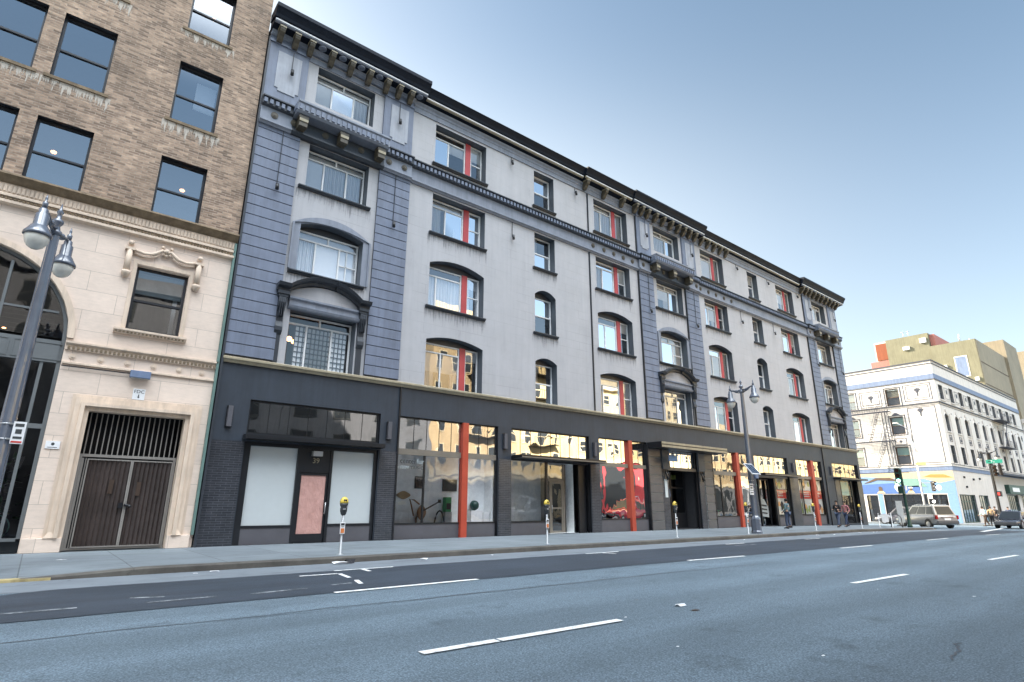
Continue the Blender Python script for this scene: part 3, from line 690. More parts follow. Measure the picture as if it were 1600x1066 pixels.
for p, (a, b) in enumerate(COLSP):
    for i, (c, e, r) in enumerate(FLP): winp(a, b, c, e, r, i, p)

# pavilions: banded strips, panels, balconies, pediments
PAV = [(4.04,5.64,9.07,10.55,6.06,8.62),(26.45,27.85,31.3,32.8,28.28,31.0),(48.85,50.3,53.75,55.4,50.72,53.26)]
def banded_strip(a, b):
    m = MB(); m.box(a, b, -0.055, 0.02, 6.12, 15.2); m.build('strip_backing', 'dark', hotel)
    m = MB(); z = 6.14; h = 0.405
    while z < 15.1:
        m.box(a-.004, b+.004, -0.10, -0.056, z, min(z+h-0.028, 15.2)); z += h
    m.build('banded_pilaster', 'slate', hotel, bevel=0.008)
def attic_panel(a, b):
    m = MB(); w = b-a; x0, x1 = a+w*0.22, b-w*0.18
    m.box(a, b, -0.10, 0.02, 16.3, 19.3); m.box(a-.03, b+.03, -0.16, -0.02, 19.0, 19.12); m.build('attic_pilaster', 'slate', hotel, bevel=0.01)
    k = 0.13; z0, z1 = 16.88, 18.72
    m = MB(); m.extr([(x0+k,z0),(x1-k,z0),(x1-k,z0+k),(x1,z0+k),(x1,z1),(x0,z1),(x0,z0+k),(x0+k,z0+k)], -0.13, -0.09); m.build('attic_panel', 'panel', hotel, bevel=0.012)
def balconet(a, b, i):
    xa, xb = (a-0.82, b+0.55); D = -0.72
    m = MB(); m.prof([(0,16.46),(D-.06,16.46),(D-.06,16.38),(D,16.34),(D,16.02),(D+.08,15.94),(0,15.9)], xa, xb); bal = m.build('balconet', 'slate2', hotel, bevel=0.006)
    m = MB(); x = xa+0.05
    while x < xb-0.1: m.box(x, x+0.13, D-0.05, D-.001, 16.06, 16.28); x += 0.215
    for k in (0.05, 0.25, 0.46): m.box(xa-0.045, xa-.001, D+k, D+k+0.13, 16.06, 16.28)
    m.build('dentils', 'slate', bal)
    for x in (xa+0.30, (xa+xb)/2, xb-0.30):
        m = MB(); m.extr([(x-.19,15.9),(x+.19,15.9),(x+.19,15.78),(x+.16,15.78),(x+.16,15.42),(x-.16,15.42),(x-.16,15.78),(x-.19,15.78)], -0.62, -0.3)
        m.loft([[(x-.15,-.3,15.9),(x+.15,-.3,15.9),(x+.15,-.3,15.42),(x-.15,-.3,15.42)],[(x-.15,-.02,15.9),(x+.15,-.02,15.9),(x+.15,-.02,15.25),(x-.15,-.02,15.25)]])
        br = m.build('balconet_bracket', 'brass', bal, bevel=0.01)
        m = MB(); m.box(x-.17, x+.17, -0.65, -0.621, 15.62, 15.74); m.build('bracket_cap', 'gold', br)
def pediment(a, b):
    xa, xb = a-0.62, b+0.42; D = -0.42; mid = (xa+xb)/2
    m = MB(); m.box(a-.1, b+.1, -0.12, 0.1, 8.17, 8.62); m.prof([(0.05,8.62),(-0.2,8.62),(-0.2,8.55),(-0.13,8.5),(0.05,8.5)], a-.12, b+.12); m.prof([(0.05,8.28),(-0.2,8.28),(-0.17,8.2),(-0.13,8.16),(0.05,8.16)], a-.12, b+.12); m.build('lintel', 'slate2', hotel)
    m = MB(); m.extr([(a-.1,8.62)]+arc(a-.3,b+.3,8.72,0.50)[1:-1]+[(b+.1,8.62)], -0.08, 0.02); m.build('tympanum', 'wall', hotel)
    pts = arc(xa+.42, xb-.42, 8.83, 0.52, 24); pr = MB()
    def seg(pp, off):
        rings = [[(p[0],0.02,p[1]-.10),(p[0],D*.55+off,p[1]-.10),(p[0],D*.6+off,p[1]),(p[0],D+off,p[1]+.05),(p[0],D-.05+off,p[1]+.17),(p[0],0.02,p[1]+.17)] for p in pp]; pr.loft(rings)
    seg(pts[:10], 0); seg(pts[9:16], 0.09); seg(pts[15:], 0)
    for s, (p, q) in ((1,(xa,xa+.46)),(-1,(xb-.46,xb))):
        pr.loft([[(u,0.02,8.73),(u,D*.55,8.73),(u,D*.6,8.83),(u,D,8.88),(u,D-.05,9.0),(u,0.02,9.0)] for u in (p,q)])
        cx = (p+q)/2 + (0.02 if s > 0 else -0.02); pr.box(cx-.2, cx+.2, -0.3, 0.02, 8.60, 8.73); pr.box(cx-.17, cx+.17, -0.26, 0.02, 8.50, 8.60)
    ped = pr.build('pediment', 'dark', hotel, bevel=0.006)
    for u in (a-.38, b+.18):
        m = MB(); m.loft([[(u-.13,0.02,z),(u-.13,d,z),(u+.13,d,z),(u+.13,0.02,z)] for z, d in ((8.5,-0.25),(8.3,-0.27),(8.12,-0.22),(7.95,-0.12),(7.6,-0.10),(7.4,-0.16),(7.25,-0.16),(7.12,-0.08))])
        for k in (-.07,0,.07): m.box(u+k-.012, u+k+.012, -0.275, -0.1, 7.75, 8.45)
        m.build('console', 'dark', ped, bevel=0.012)
        m = MB(); m.box(u-.11, u+.11, -0.06, 0.02, 6.1, 7.12); m.build('jamb_pilaster', 'dark', hotel)
for i, (a, b, c, d, wa, wb) in enumerate(PAV):
    banded_strip(a, b); banded_strip(c, d); attic_panel(a+.02, b-.02); attic_panel(c, d-.02); balconet(wa, wb, i); pediment(wa, wb)
    m = MB(); ring_arch(m, wa, wb, 9.72, 11.62, 0.25, 0.30, -0.05, 0.02); ring_arch(m, wa-.24, wb+.24, 9.72, 11.62, 0.25, 0.07, -0.10, -0.049); m.build('arch_surround', 'slate2', hotel)
    m = MB(); m.prof([(0.02,19.3),(-.12,19.3),(-.18,19.36),(-.18,19.42),(-.24,19.5),(0.02,19.5)], a, d); m.prof([(0.02,18.96),(-.05,18.96),(-.05,19.2),(0.02,19.2)], b, c); m.build('frieze_moulding', 'slate2', hotel)

# belt course and cornices
def belt(x0, x1, out, med):
    m = MB(); o = out
    m.prof([(0.02,15.94),(-.07-o,15.94),(-.07-o,15.42),(-.16-o,15.38),(-.16-o,15.30),(-.10-o,15.26),(-.06-o,15.20),(0.02,15.20)], x0, x1)
    b_ = m.build('belt_course', 'slate2', hotel)
    m = MB(); m.prof([(0.02,16.38),(-.20-o,16.34),(-.30-o,16.30),(-.30-o,16.25),(-.20-o,16.22),(-.20-o,15.98),(-.12-o,15.94),(0.02,15.94)], x0, x1); m.build('belt_cornice', 'dark', b_)
    m = MB(); x = x0+0.04
    while x < x1-0.13: m.box(x, x+0.125, -0.265-o, -0.195-o, 16.02, 16.20); x += 0.215
    m.build('dentils', 'slate', b_)
for i, (a, b, c, d, wa, wb) in enumerate(PAV):
    belt(a, wa-.83, 0.12, True); belt(wb+.56, d, 0.12, True)
    m = MB(); m.prof([(0.02,15.9),(-.19,15.9),(-.19,15.42),(-.28,15.38),(-.28,15.30),(-.18,15.2),(0.02,15.2)], wa-.829, wb+.559); m.build('belt_course', 'dark', hotel)  # belt coloured darker under the balconet, standing in for the balcony's shade
belt(10.552, 26.44, 0, False); belt(32.81, 48.84, 0, False)
med = MB(); med.disc(0, 0, 0.135, -0.03, 0.0); med.disc(0, 0, 0.09, -0.05, -0.029); med.disc(0, 0, 0.045, -0.07, -0.049, 10)
med0 = med.build('medallion', 'brass', None)
def place_copy(src, name, loc):
    o = src.copy(); COL.objects.link(o); o.parent = hotel; o.location = Vector(loc)-hotel.location; return o
for x, o in [(4.56,.19),(5.30,.19),(6.57,.19),(8.12,.19),(9.42,.19),(10.17,.19),(22.42,.07),(23.34,.07),(24.2,.07),(25.06,.07),(25.9,.07),(26.81,.19),(27.59,.19),(28.83,.19),(30.37,.19),(31.66,.19),(32.46,.19),(33.11,.07),(34.08,.07),(35.02,.07),(36.05,.07),(37.02,.07),(49.2,.19),(50.0,.19),(51.3,.19),(52.6,.19),(54.0,.19),(54.8,.19)]:
    place_copy(med0, 'medallion', (x, -o-.001, 15.68))
bpy.data.objects.remove(med0)
def cornice(x0, x1, out, top):
    o = out
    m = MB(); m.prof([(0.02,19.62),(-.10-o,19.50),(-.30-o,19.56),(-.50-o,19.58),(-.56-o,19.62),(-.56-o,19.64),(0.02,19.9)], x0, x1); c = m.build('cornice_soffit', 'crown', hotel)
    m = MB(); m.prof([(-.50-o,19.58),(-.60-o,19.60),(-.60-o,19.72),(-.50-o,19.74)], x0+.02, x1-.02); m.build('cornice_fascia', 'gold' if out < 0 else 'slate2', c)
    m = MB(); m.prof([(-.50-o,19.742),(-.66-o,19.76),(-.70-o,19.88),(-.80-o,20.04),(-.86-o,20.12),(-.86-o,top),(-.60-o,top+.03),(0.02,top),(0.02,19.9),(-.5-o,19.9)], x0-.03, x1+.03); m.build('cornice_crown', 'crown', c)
    m = MB(); m.prof([(-.605-o,19.645),(-.625-o,19.645),(-.625-o,19.70),(-.605-o,19.70)], x0+.02, x1-.02); m.build('cornice_bead', 'whitef', c)
    return c
C1 = cornice(4.0, 10.95, 0.02, 20.28); C2 = cornice(25.75, 33.4, 0.02, 20.22); C3 = cornice(48.0, 56.2, 0.02, 20.24)
cornice(10.99, 21.5, -0.20, 20.12); cornice(21.54, 25.7, -0.06, 20.16); cornice(33.44, 47.95, -0.20, 20.10)
m = MB(); m.prof([(0.02,18.98),(-.05,18.98),(-.07,19.2),(-.10,19.24),(-.10,19.34),(-.16,19.42),(-.16,19.5),(0.02,19.5)], 10.56, 26.44); m.build('frieze_moulding', 'slate2', hotel)
m = MB(); m.prof([(0.02,18.98),(-.05,18.98),(-.07,19.2),(-.10,19.24),(-.10,19.34),(-.16,19.42),(-.16,19.5),(0.02,19.5)], 32.81, 48.84); m.build('frieze_moulding', 'slate2', hotel)
br = MB(); br.loft([[(-.105,0.0,z),(-.105,d,z),(.105,d,z),(.105,0.0,z)] for z, d in ((0.0,-0.44),(-.10,-0.44),(-.2,-0.40),(-.32,-0.26),(-.42,-0.20),(-.5,-0.12))]); br0 = br.build('cornice_bracket', 'brass', None, bevel=0.012)
bc = MB(); bc.box(-.125, .125, -0.47, 0.0, -0.03, 0.035); bc0 = bc.build('bracket_cap', 'gold', None); bc0.parent = br0
def bracket(x, o):
    b_ = place_copy(br0, 'cornice_bracket', (x, -o, 19.52)); c = bc0.copy(); COL.objects.link(c); c.parent = b_
sof = MB(); sof.lathe([(0.16,0),(0.16,-.05),(0.11,-.05),(0.11,-.02),(0.0,-.02)], (0,0,0), 14, False); so0 = sof.build('soffit_rosette', 'slate2', None)
for x in (4.35,4.95,5.55,6.45,7.3,8.15,9.0,9.6,10.2): bracket(x, 0.12)
for x in (6.0,6.88,7.72,8.58,10.62): place_copy(so0, 'soffit_rosette', (x,-.40,19.56))
for x in (21.8,23.4,25.0): bracket(x, 0.08)
for x in (26.2,26.8,27.4,28.2,29.0,29.85,30.65,31.3,31.95,32.6): bracket(x, 0.12)
for x in (33.5+.8*k for k in range(5)): bracket(x, 0.02)
for x in (48.5,49.2,49.9,50.7,51.5,52.3,53.1,53.9,54.6,55.3): bracket(x, 0.12)
for o in (br0, bc0, so0): bpy.data.objects.remove(o)
# cream line under the upper wall, seam pipe
m = MB(); m.prof([(0.05,5.86),(-.09,5.86),(-.12,5.92),(-.17,5.97),(-.17,6.03),(-.10,6.07),(0.05,6.07)], X0, X1); m.build('cream_moulding', 'gold', hotel)
for x, z in ((22.12,19.3),(26.43,19.2),(48.83,19.2),(31.28,15.2),(53.73,15.2)):
    m = MB(); m.box(x-.03, x+.03, -0.07 if x < 23 else -0.11, 0.0, 6.08, 15.19 if z > 16 else z); m.build('downpipe', 'black', hotel)
    if z > 16: m = MB(); m.box(x-.03, x+.03, -0.07, 0.0, 16.4, 18.96); m.build('downpipe', 'black', hotel)
m = MB(); m.box(3.99, 4.06, -0.14, 0.0, 0, 19.2); m.build('edge_strip', 'dark', hotel)
# spotlights on drop rods
for x, z, o in [(4.97,17.85,.13),(9.79,17.87,.13),(4.98,12.73,.10),(9.82,12.76,.10),(16.39,18.6,0),(16.47,14.31,0),(21.1,18.56,0),(27.27,17.8,.13),(32.2,17.86,.13),(27.27,12.73,.10),(32.15,12.76,.10),(38.28,18.58,0),(42.94,18.57,0),(42.99,14.37,0),(47.9,18.6,0),(38.2,14.3,0),(49.78,17.84,.13),(54.68,17.86,.13),(49.85,12.84,.10),(54.7,12.82,.10)]:
    m = MB(); y = -o-0.14; m.tube([(x,y,z+.11),(x,y-.02,z-.12)], 0.065, 10); s = m.build('spotlight', 'black', hotel)
    m = MB(); top = {17.8:18.9, 18.5:18.95, 12.7:15.2, 14.3:15.2}[min((17.8,18.5,12.7,14.3), key=lambda q: abs(q-z))]
    m.box(x-.012, x+.012, -o-.05, -o-.03, z+.05, top); m.box(x-.012, x+.012, y, -o-.03, z+.05, z+.08); m.build('rod', 'black', s)

# ------------------------------------------------------------------ shopfront level
OPEN = [(5.10,9.93,3.55,4.70,0),(5.10,9.93,0,3.30,0),(10.75,15.72,0,4.70,0),(16.48,21.60,0,4.70,0),(22.33,26.25,0,4.72,0),(28.05,31.05,0,4.45,0),(32.62,37.25,0,4.70,0),(37.78,42.45,0,4.70,0),(43.8,48.0,0,4.72,0),(50.0,55.0,3.6,4.75,0),(50.9,54.4,0,3.40,0)]
w, rv = MB(), []; wall(w, rv, X0, X1, 0, 5.9, [(a,b,c-(0.5 if c == 0 and a > 30 else 0),e,r) for a,b,c,e,r in OPEN] if False else OPEN, 0.22, -0.02)
w.face([(X0,-0.02,-0.6),(X1,-0.02,-0.6),(X1,-0.02,0),(X0,-0.02,0)]); w.face([(X1,-0.02,-0.6),(X1,0.7,-0.6),(X1,0.7,5.9),(X1,-0.02,5.9)])
w.build('ground_floor_wall', 'ground', hotel); [q.build('opening_reveal', 'black', hotel) for q in rv]
def pier(a, b, z1=3.28, mat='tile', d=-0.045):
    m = MB(); m.box(a, b, d, -0.021, -0.5, z1); m.build('brick_pier', mat, hotel)
for a, b in ((4.06,5.07),(9.97,10.70),(15.76,16.45),(21.64,22.29),(27.46,28.02),(31.08,31.6),(42.49,43.76),(55.03,55.38)): pier(a, b)
pier(50.03, 50.87, 3.4); pier(54.43, 55.02, 3.4)
for a, b in ((26.3,27.42),(31.64,32.55)):
    z = 0.0; t_ = MB(); t_.box(a, b, -0.035, -0.021, -0.3, 4.5); bk = t_.build('tile_backing', 'inklight', hotel); m = MB()
    while z < 4.4: m.box(a+.01, b-.01, -0.075, -0.036, z+.022, z+.468); z += 0.49
    m.build('tiled_pilaster', 'tile2', hotel, bevel=0.006)
for x, z0, z1 in ((26.27,0,4.6),(32.58,0,4.5),(48.45,0,5.86),(10.72,0,5.86)):
    m = MB(); m.box(x-.03, x+.03, -0.09, -0.021, z0-.3, z1); m.build('downpipe', 'black', hotel)
def room(x0, x1, depth, mat, z1=4.65, z0=0.02):
    m = MB(); m.face([(x0,depth,z0),(x1,depth,z0),(x1,depth,z1),(x0,depth,z1)]); m.face([(x0,.3,z0),(x0,depth,z0),(x0,depth,z1),(x0,.3,z1)]); m.face([(x1,.3,z0),(x1,depth,z0),(x1,depth,z1),(x1,.3,z1)])
    m.face([(x0,.3,z1),(x1,.3,z1),(x1,depth,z1),(x0,depth,z1)]); m.face([(x0,.21,z0),(x1,.21,z0),(x1,depth,z0),(x0,depth,z0)]); m.build('shop_interior', mat, hotel)
def shopfront(x0, x1, mulls=(), tm=(), post=None, bulk=0.55, rail=(3.2,3.43), top=4.70, gl='glassS', gt='glassT', d=0.12, lower=True, rmat='rail', z0=-0.3):
    W = 0.05; m = MB()
    m.box(x0+.002, x0+W, d-.03, d+.05, z0, top-.002); m.box(x1-W, x1-.002, d-.03, d+.05, z0, top-.002); m.box(x0+W, x1-W, d-.03, d+.05, top-W, top-.002)
    xs = [x0+W] + ([post[0]] if post else []) ; segs = [(x0+W, post[0]), (post[1], x1-W)] if post else [(x0+W, x1-W)]
    if lower:
        for a, b in segs: m.box(a, b, d-.03, d+.05, bulk-.001, bulk+.05)
        for x in mulls: m.box(x-.035, x+.035, d-.03, d+.05, bulk+.05, rail[0])
    for x in tm: m.box(x-.010, x+.010, d-.012, d+.012, rail[1], top-W)
    sf = m.build('shop_window', 'black', hotel)
    for a, b in segs:
        r_ = MB(); r_.box(a, b, d-.055, d+.06, rail[0], rail[1]); r_.build('transom_rail', rmat, sf)
        if lower: k = MB(); k.box(a, b, d-.01, d+.06, z0, bulk-.002); k.build('bulkhead', 'bulk', sf)
        g = MB(); g.face([(a,d,rail[1]),(b,d,rail[1]),(b,d,top-W),(a,d,top-W)]); g.build('transom_pane', gt, sf)
        if lower:
            e = [a]+[x for x in mulls if a < x < b]+[b]; g = MB()
            for p, q in zip(e[:-1], e[1:]):
                k = random.uniform(-.006,.006); g.face([(p,d+k,bulk+.04),(q,d-k,bulk+.04),(q,d-k,rail[0]),(p,d+k,rail[0])])
            g.build('glass_pane', gl, sf)
    if post: p = MB(); p.box(post[0]+.002, post[1]-.002, -0.05, 0.2, z0, top-.003); p.build('red_post', 'red', sf, bevel=0.006)
    return sf
def canopy(x0, x1, z0, z1, out, mat='rail', mid=True):
    m = MB(); m.box(x0, x1, -out, -0.021, z0, z1); c = m.build('canopy', 'black', hotel)
    m = MB(); m.box(x0+.01, x1-.01, -out-.025, -out-.001, z0+.02, z0+(z1-z0)*0.42); m.box(x0+.01, x1-.01, -out-.025, -out-.001, z0+(z1-z0)*0.62, z1-.01) if mid else None
    m.build('canopy_edge', mat, c); return c
def sconce(x, z, w=0.15, h=0.68):
    m = MB(); m.box(x-w/2, x+w/2, -0.16, -0.045, z-h/2, z+h/2); s = m.build('wall_sconce', 'bulk', hotel, bevel=0.01)
    m = MB(); m.box(x-w/2-.03, x+w/2+.03, -0.044, -0.021, z-h/2-.02, z+h/2+.02); m.build('back_plate', 'black', s)
for x in (4.5,10.3,16.08,21.95,43.15,49.5): sconce(x, 4.06)
# shop with papered windows
def shop39():
    d = 0.12; m = MB(); x0, x1 = 5.1, 9.93
    frame_rect(m, x0+.002, x1-.002, 3.552, 4.698, 0.06, 0.06, 0.16)
    for k in range(1, 7): x = x0+(x1-x0)*k/7; m.box(x-.008, x+.008, d-.012, d+.012, 3.6, 4.64)
    tw = m.build('transom_window', 'black', hotel); g = MB(); g.face([(x0+.06,d,3.61),(x1-.06,d,3.61),(x1-.06,d,4.64),(x0+.06,d,4.64)]); g.build('transom_pane', 'glassT', tw)
    m = MB(); m.box(x0+.002, 5.32, .05, .2, 0, 3.298); m.box(9.82, x1-.002, .05, .2, 0, 3.298); m.box(5.32, 9.82, .05, .2, 3.17, 3.298); m.box(6.92, 7.06, .05, .2, 0, 3.17); m.box(8.10, 8.2, .05, .2, 0, 3.17); m.box(5.32, 6.92, .05, .2, .52, .6); m.box(8.2, 9.82, .05, .2, .54, .62); m.box(7.06, 8.10, .08, .2, 2.36, 3.17)
    sf = m.build('shop_window', 'black', hotel)
    m = MB(); m.box(5.32, 6.92, .07, .18, 0, .52); m.build('bulkhead', 'bulk', sf); m = MB(); m.box(8.2, 9.82, .07, .18, 0, .54); m.build('bulkhead', 'bulk', sf)
    for a, b, z in ((5.32,6.92,.6),(8.2,9.82,.62)):
        m = MB(); m.box(a, b, .14, .15, z, 3.17); m.build('frosted_panel', 'frost', sf)
    m = MB(); m.box(7.07, 8.09, .1, .17, 0.02, .30); m.box(7.07, 7.13, .1, .17, .30, 2.35); m.box(8.02, 8.09, .1, .17, .30, 2.35); m.box(7.13, 8.02, .1, .17, 2.27, 2.35); dr = m.build('shop_door', 'black', hotel)
    m = MB(); m.box(7.13, 8.02, .13, .14, .30, 2.27); m.build('papered_pane', 'paper', dr)
    m = MB(); m.tube([(8.05,.03,.95),(8.05,.03,1.35)], .018); m.box(8.03,8.07,.03,.1,.97,1.0); m.box(8.03,8.07,.03,.1,1.3,1.33); m.build('door_handle', 'steel', dr)
    m = MB(); m.box(7.40, 7.74, -.12, .07, 2.93, 3.10); m.build('entrance_light', 'steel', hotel)
    text('door_number', '39', 0.26, 'gold', hotel, face_south(7.58, .06, 2.77))
    canopy(5.0, 10.02, 3.34, 3.50, 0.4, 'black', False)
shop39()
# gallery
shopfront(10.75, 15.72, (12.06,), (11.5,12.1,12.7,13.3,14.75,15.23), (13.80,14.10), gl='glassG')
room(10.76, 15.71, 0.98, 'gallery')
text('window_lettering', 'center', 0.28, 'inkgrey', hotel, face_south(11.31, .105, 2.95)); text('window_lettering', 'for', 0.28, 'inklight', hotel, face_south(11.86, .105, 2.95))
text('window_lettering', 'new', 0.27, 'inklight', hotel, face_south(11.15, .105, 2.73)); text('window_lettering', 'music', 0.27, 'inkgrey', hotel, face_south(11.68, .105, 2.73))
# glazed entrance with flat canopy
def entrance_glass():
    x0, x1, d = 16.48, 21.6, 0.12; m = MB()
    m.box(x0+.002, x0+.07, .08, .2, -.1, 4.698); m.box(x1-.07, x1-.002, .08, .2, -.1, 4.698); m.box(x0+.07, x1-.07, .08, .2, 4.64, 4.698); m.box(x0+.07, x1-.07, .06, .22, 3.26, 3.46)
    m.box(18.66, 18.78, .08, .2, -.1, 3.26); m.box(x0+.07, 18.66, .08, .2, .55, .6)
    for k in range(1, 8): x = x0+(x1-x0)*k/8; m.box(x-.01, x+.01, d-.012, d+.012, 3.46, 4.64)
    sf = m.build('shop_window', 'black', hotel); g = MB(); g.face([(x0+.07,d,3.46),(x1-.07,d,3.46),(x1-.07,d,4.64),(x0+.07,d,4.64)]); g.build('transom_pane', 'glassT', sf)
    g = MB(); g.face([(x0+.07,d+.004,.6),(18.66,d-.004,.6),(18.66,d-.004,3.26),(x0+.07,d+.004,3.26)]); g.build('glass_pane', 'glassG', sf)
    k = MB(); k.box(x0+.07, 18.66, .11, .18, -.1, .549); k.build('bulkhead', 'bulk', sf)
    # door set back a step, side lights running back to the right
    D = 0.55; m = MB(); m.box(18.79, 18.9, .2, D+.05, -.1, 3.26); m.box(18.9, 20.25, D-.04, D+.05, 2.42, 2.55); m.box(18.9, 19.0, D-.04, D+.05, -.1, 3.26); m.box(20.2, 20.3, D-.04, D+.05, -.1, 3.26); m.box(19.28, 19.36, D-.04, D+.05, 0, 2.42); m.build('door_frame', 'rail', sf)
    m = MB(); frame_rect(m, 19.37, 20.19, 0.02, 2.41, .10, D-.03, D+.03); m.box(19.47, 20.09, D-.03, D+.03, 1.12, 1.2); dr = m.build('glass_door', 'rail', hotel)
    g = MB(); g.face([(19.47,D,.12),(20.09,D,.12),(20.09,D,2.3),(19.47,D,2.3)]); g.face([(19.0,D,.1),(19.28,D,.1),(19.28,D,2.4),(19.0,D,2.4)]); g.face([(19.0,D,2.56),(20.2,D,2.56),(20.2,D,3.2),(19.0,D,3.2)]); g.build('door_pane', 'glassS', dr)
    m = MB(); m.tube([(19.42,D-.07,.95),(19.42,D-.07,1.3)], .016); m.build('door_handle', 'steel', dr)
    m = MB(); m.box(20.32, 20.40, D, 1.6, 0, 3.25); m.box(20.75, 20.83, 1.0, 1.08, 0, 3.25); m.box(20.3, 21.5, 1.6, 1.68, 0, 3.25); m.box(21.02, 21.52, .24, .34, 0, 3.25); m.box(20.72, 21.02, .5, .56, 0, .62); m.build('vestibule_frame', 'black', sf); m = MB(); m.box(20.84, 21.0, 1.2, 1.24, 1.0, 3.1); m.build('vestibule_panel', 'gallery', sf)
    m = MB(); m.box(20.46, 20.66, 1.3, 1.34, .62, 3.1); m.build('vestibule_panel', 'gallery', sf)
    canopy(16.5, 22.0, 3.32, 3.47, 0.75, 'rail', False)
entrance_glass(); room(16.5, 20.7, 2.6, 'gallery')
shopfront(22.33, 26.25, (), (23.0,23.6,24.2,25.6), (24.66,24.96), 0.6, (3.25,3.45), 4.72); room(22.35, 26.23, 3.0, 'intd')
# main entrance
def portal():
    x0, x1 = 28.05, 31.05; m = MB(); m.box(x0+.002, x0+.12, .06, .2, -.2, 4.448); m.box(x1-.12, x1-.002, .06, .2, -.2, 4.448); m.box(x0+.12, x1-.12, .06, .2, 4.38, 4.448)
    for k in range(1, 4): x = x0+(x1-x0)*k/4; m.box(x-.01, x+.01, .1, .13, 3.45, 4.38)
    sf = m.build('entrance_frame', 'black', hotel); m = MB(); m.box(x0+.12, x1-.12, .04, .22, 3.28, 3.45); m.build('transom_rail', 'rail', sf)
    g = MB(); g.face([(x0+.12,.115,3.45),(x1-.12,.115,3.45),(x1-.12,.115,4.38),(x0+.12,.115,4.38)]); g.build('transom_pane', 'glassT', sf)
    m = MB(); D = 1.0
    for a in (28.2, 29.35, 29.5, 30.85): m.box(a, a+.1, D-.04, D+.05, -.1, 3.28)
    m.box(28.3, 30.9, D-.04, D+.05, 2.3, 2.4); m.box(28.3, 29.35, D-.04, D+.05, 0, .25); m.box(29.6, 30.85, D-.04, D+.05, 0, .9); dr = m.build('entrance_door', 'black', hotel)
    g = MB(); g.face([(28.3,D,.25),(30.85,D,.25),(30.85,D,3.28),(28.3,D,3.28)]); g.build('door_pane', 'glassD', dr)
    m = MB(); m.box(28.3, 29.3, .9, .95, 2.12, 2.28); m.tube([(29.28,.9,2.25),(29.3,.88,1.9),(29.05,.88,1.4),(28.95,.88,1.0)], .05); m.build('door_pull', 'bluegrey', dr)
    m = MB(); m.box(29.95, 30.4, 1.15, 1.2, 2.85, 3.12); m.build('exit_panel', 'postery', dr)
    for x in (27.78, 31.3):
        m = MB(); m.box(x-.33, x+.33, -.16, -.022, 3.3, 4.38); m.build('portal_panel', 'reveal', hotel)
        m = MB(); m.tube([(x-.1,-.1,3.25),(x-.12,-.2,3.0),(x-.05,-.24,2.8),(x+.02,-.14,2.72)], .045); m.tube([(x+.1,-.1,3.25),(x+.12,-.2,3.0),(x+.05,-.24,2.8),(x-.02,-.14,2.72)], .045); m.ball((x,-.17,2.86), .08); m.build('scroll_ornament', 'black', hotel)
    c = canopy(26.3, 32.85, 4.40, 4.72, 1.0, 'gold')
    m = MB(); m.box(27.62, 27.86, -.07, -.046, 1.75, 2.75); m.build('name_plate', 'posterp', hotel)
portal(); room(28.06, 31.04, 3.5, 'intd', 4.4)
def plate():
    s = empty('hanging_sign', (27.85,-.55,3.75), 'pale blue rectangular sign hanging under the large entrance canopy', 'sign')
    m = MB(); m.box(27.45, 28.3, -.57, -.53, 3.72, 4.08); m.build('board', 'bluegrey', s); m = MB(); m.box(27.5, 28.25, -.578, -.571, 3.76, 4.04); m.box(27.55,27.57,-.56,-.54,4.08,4.4); m.box(28.18,28.2,-.56,-.54,4.08,4.4); m.build('sign_face', 'mblue2', s)
plate()
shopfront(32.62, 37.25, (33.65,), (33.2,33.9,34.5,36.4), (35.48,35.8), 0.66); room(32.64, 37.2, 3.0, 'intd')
shopfront(37.78, 42.45, (), (38.5,39.2,39.9,40.6,41.3,42.0), None, lower=False)
def entr5():
    D = .12; m = MB(); m.box(38.2, 38.3, .08, .2, -.3, 3.2); m.box(40.35, 40.6, .08, .2, -.3, 3.2); m.box(42.28, 42.4, .08, .2, -.3, 3.2); m.box(40.6, 42.28, .08, .2, .6, .66); sf = m.build('shop_window', 'black', hotel)
    g = MB(); g.face([(40.6,D,.66),(42.28,D,.66),(42.28,D,3.2),(40.6,D,3.2)]); g.build('glass_pane', 'glassP', sf)
    k = MB(); k.box(40.6, 42.28, .11, .18, -.4, .599); k.build('bulkhead', 'bulk', sf); canopy(37.9, 43.0, 3.33, 3.48, 0.65, 'rail', False)
    m = MB(); frame_rect(m, 38.32, 40.33, -.1, 3.15, .1, .5, .6); dr = m.build('shop_door', 'black', hotel); g = MB(); g.face([(38.42,.55,.0),(40.23,.55,.0),(40.23,.55,3.05),(38.42,.55,3.05)]); g.build('door_pane', 'glassD', dr)
    m = MB(); m.extr([(38.7,.7),(40.0,.55),(39.95,1.3),(39.6,1.75),(39.1,1.9),(38.75,1.5)], .535, .54); m.build('window_graphic', 'inklight', dr)
    m = MB()
    for z in (.85,1.1,1.35): m.extr([(38.8,z),(39.8,z-.08),(39.85,z+.02),(38.85,z+.1)], .528, .534)
    m.build('graphic_strokes', 'ink', dr)
entr5(); room(37.8, 42.44, 3.0, 'intd')
shopfront(43.8, 48.0, (44.6,), (44.6,45.4,47.3), (46.2,46.6), 0.65, (3.3,3.5), 4.72, 'glassP'); room(43.82, 47.98, 3.0, 'intd')
shopfront(50.0, 55.0, (), (50.8,51.7,52.6,53.5,54.3), None, lower=False, rail=(3.602,3.66), top=4.75)
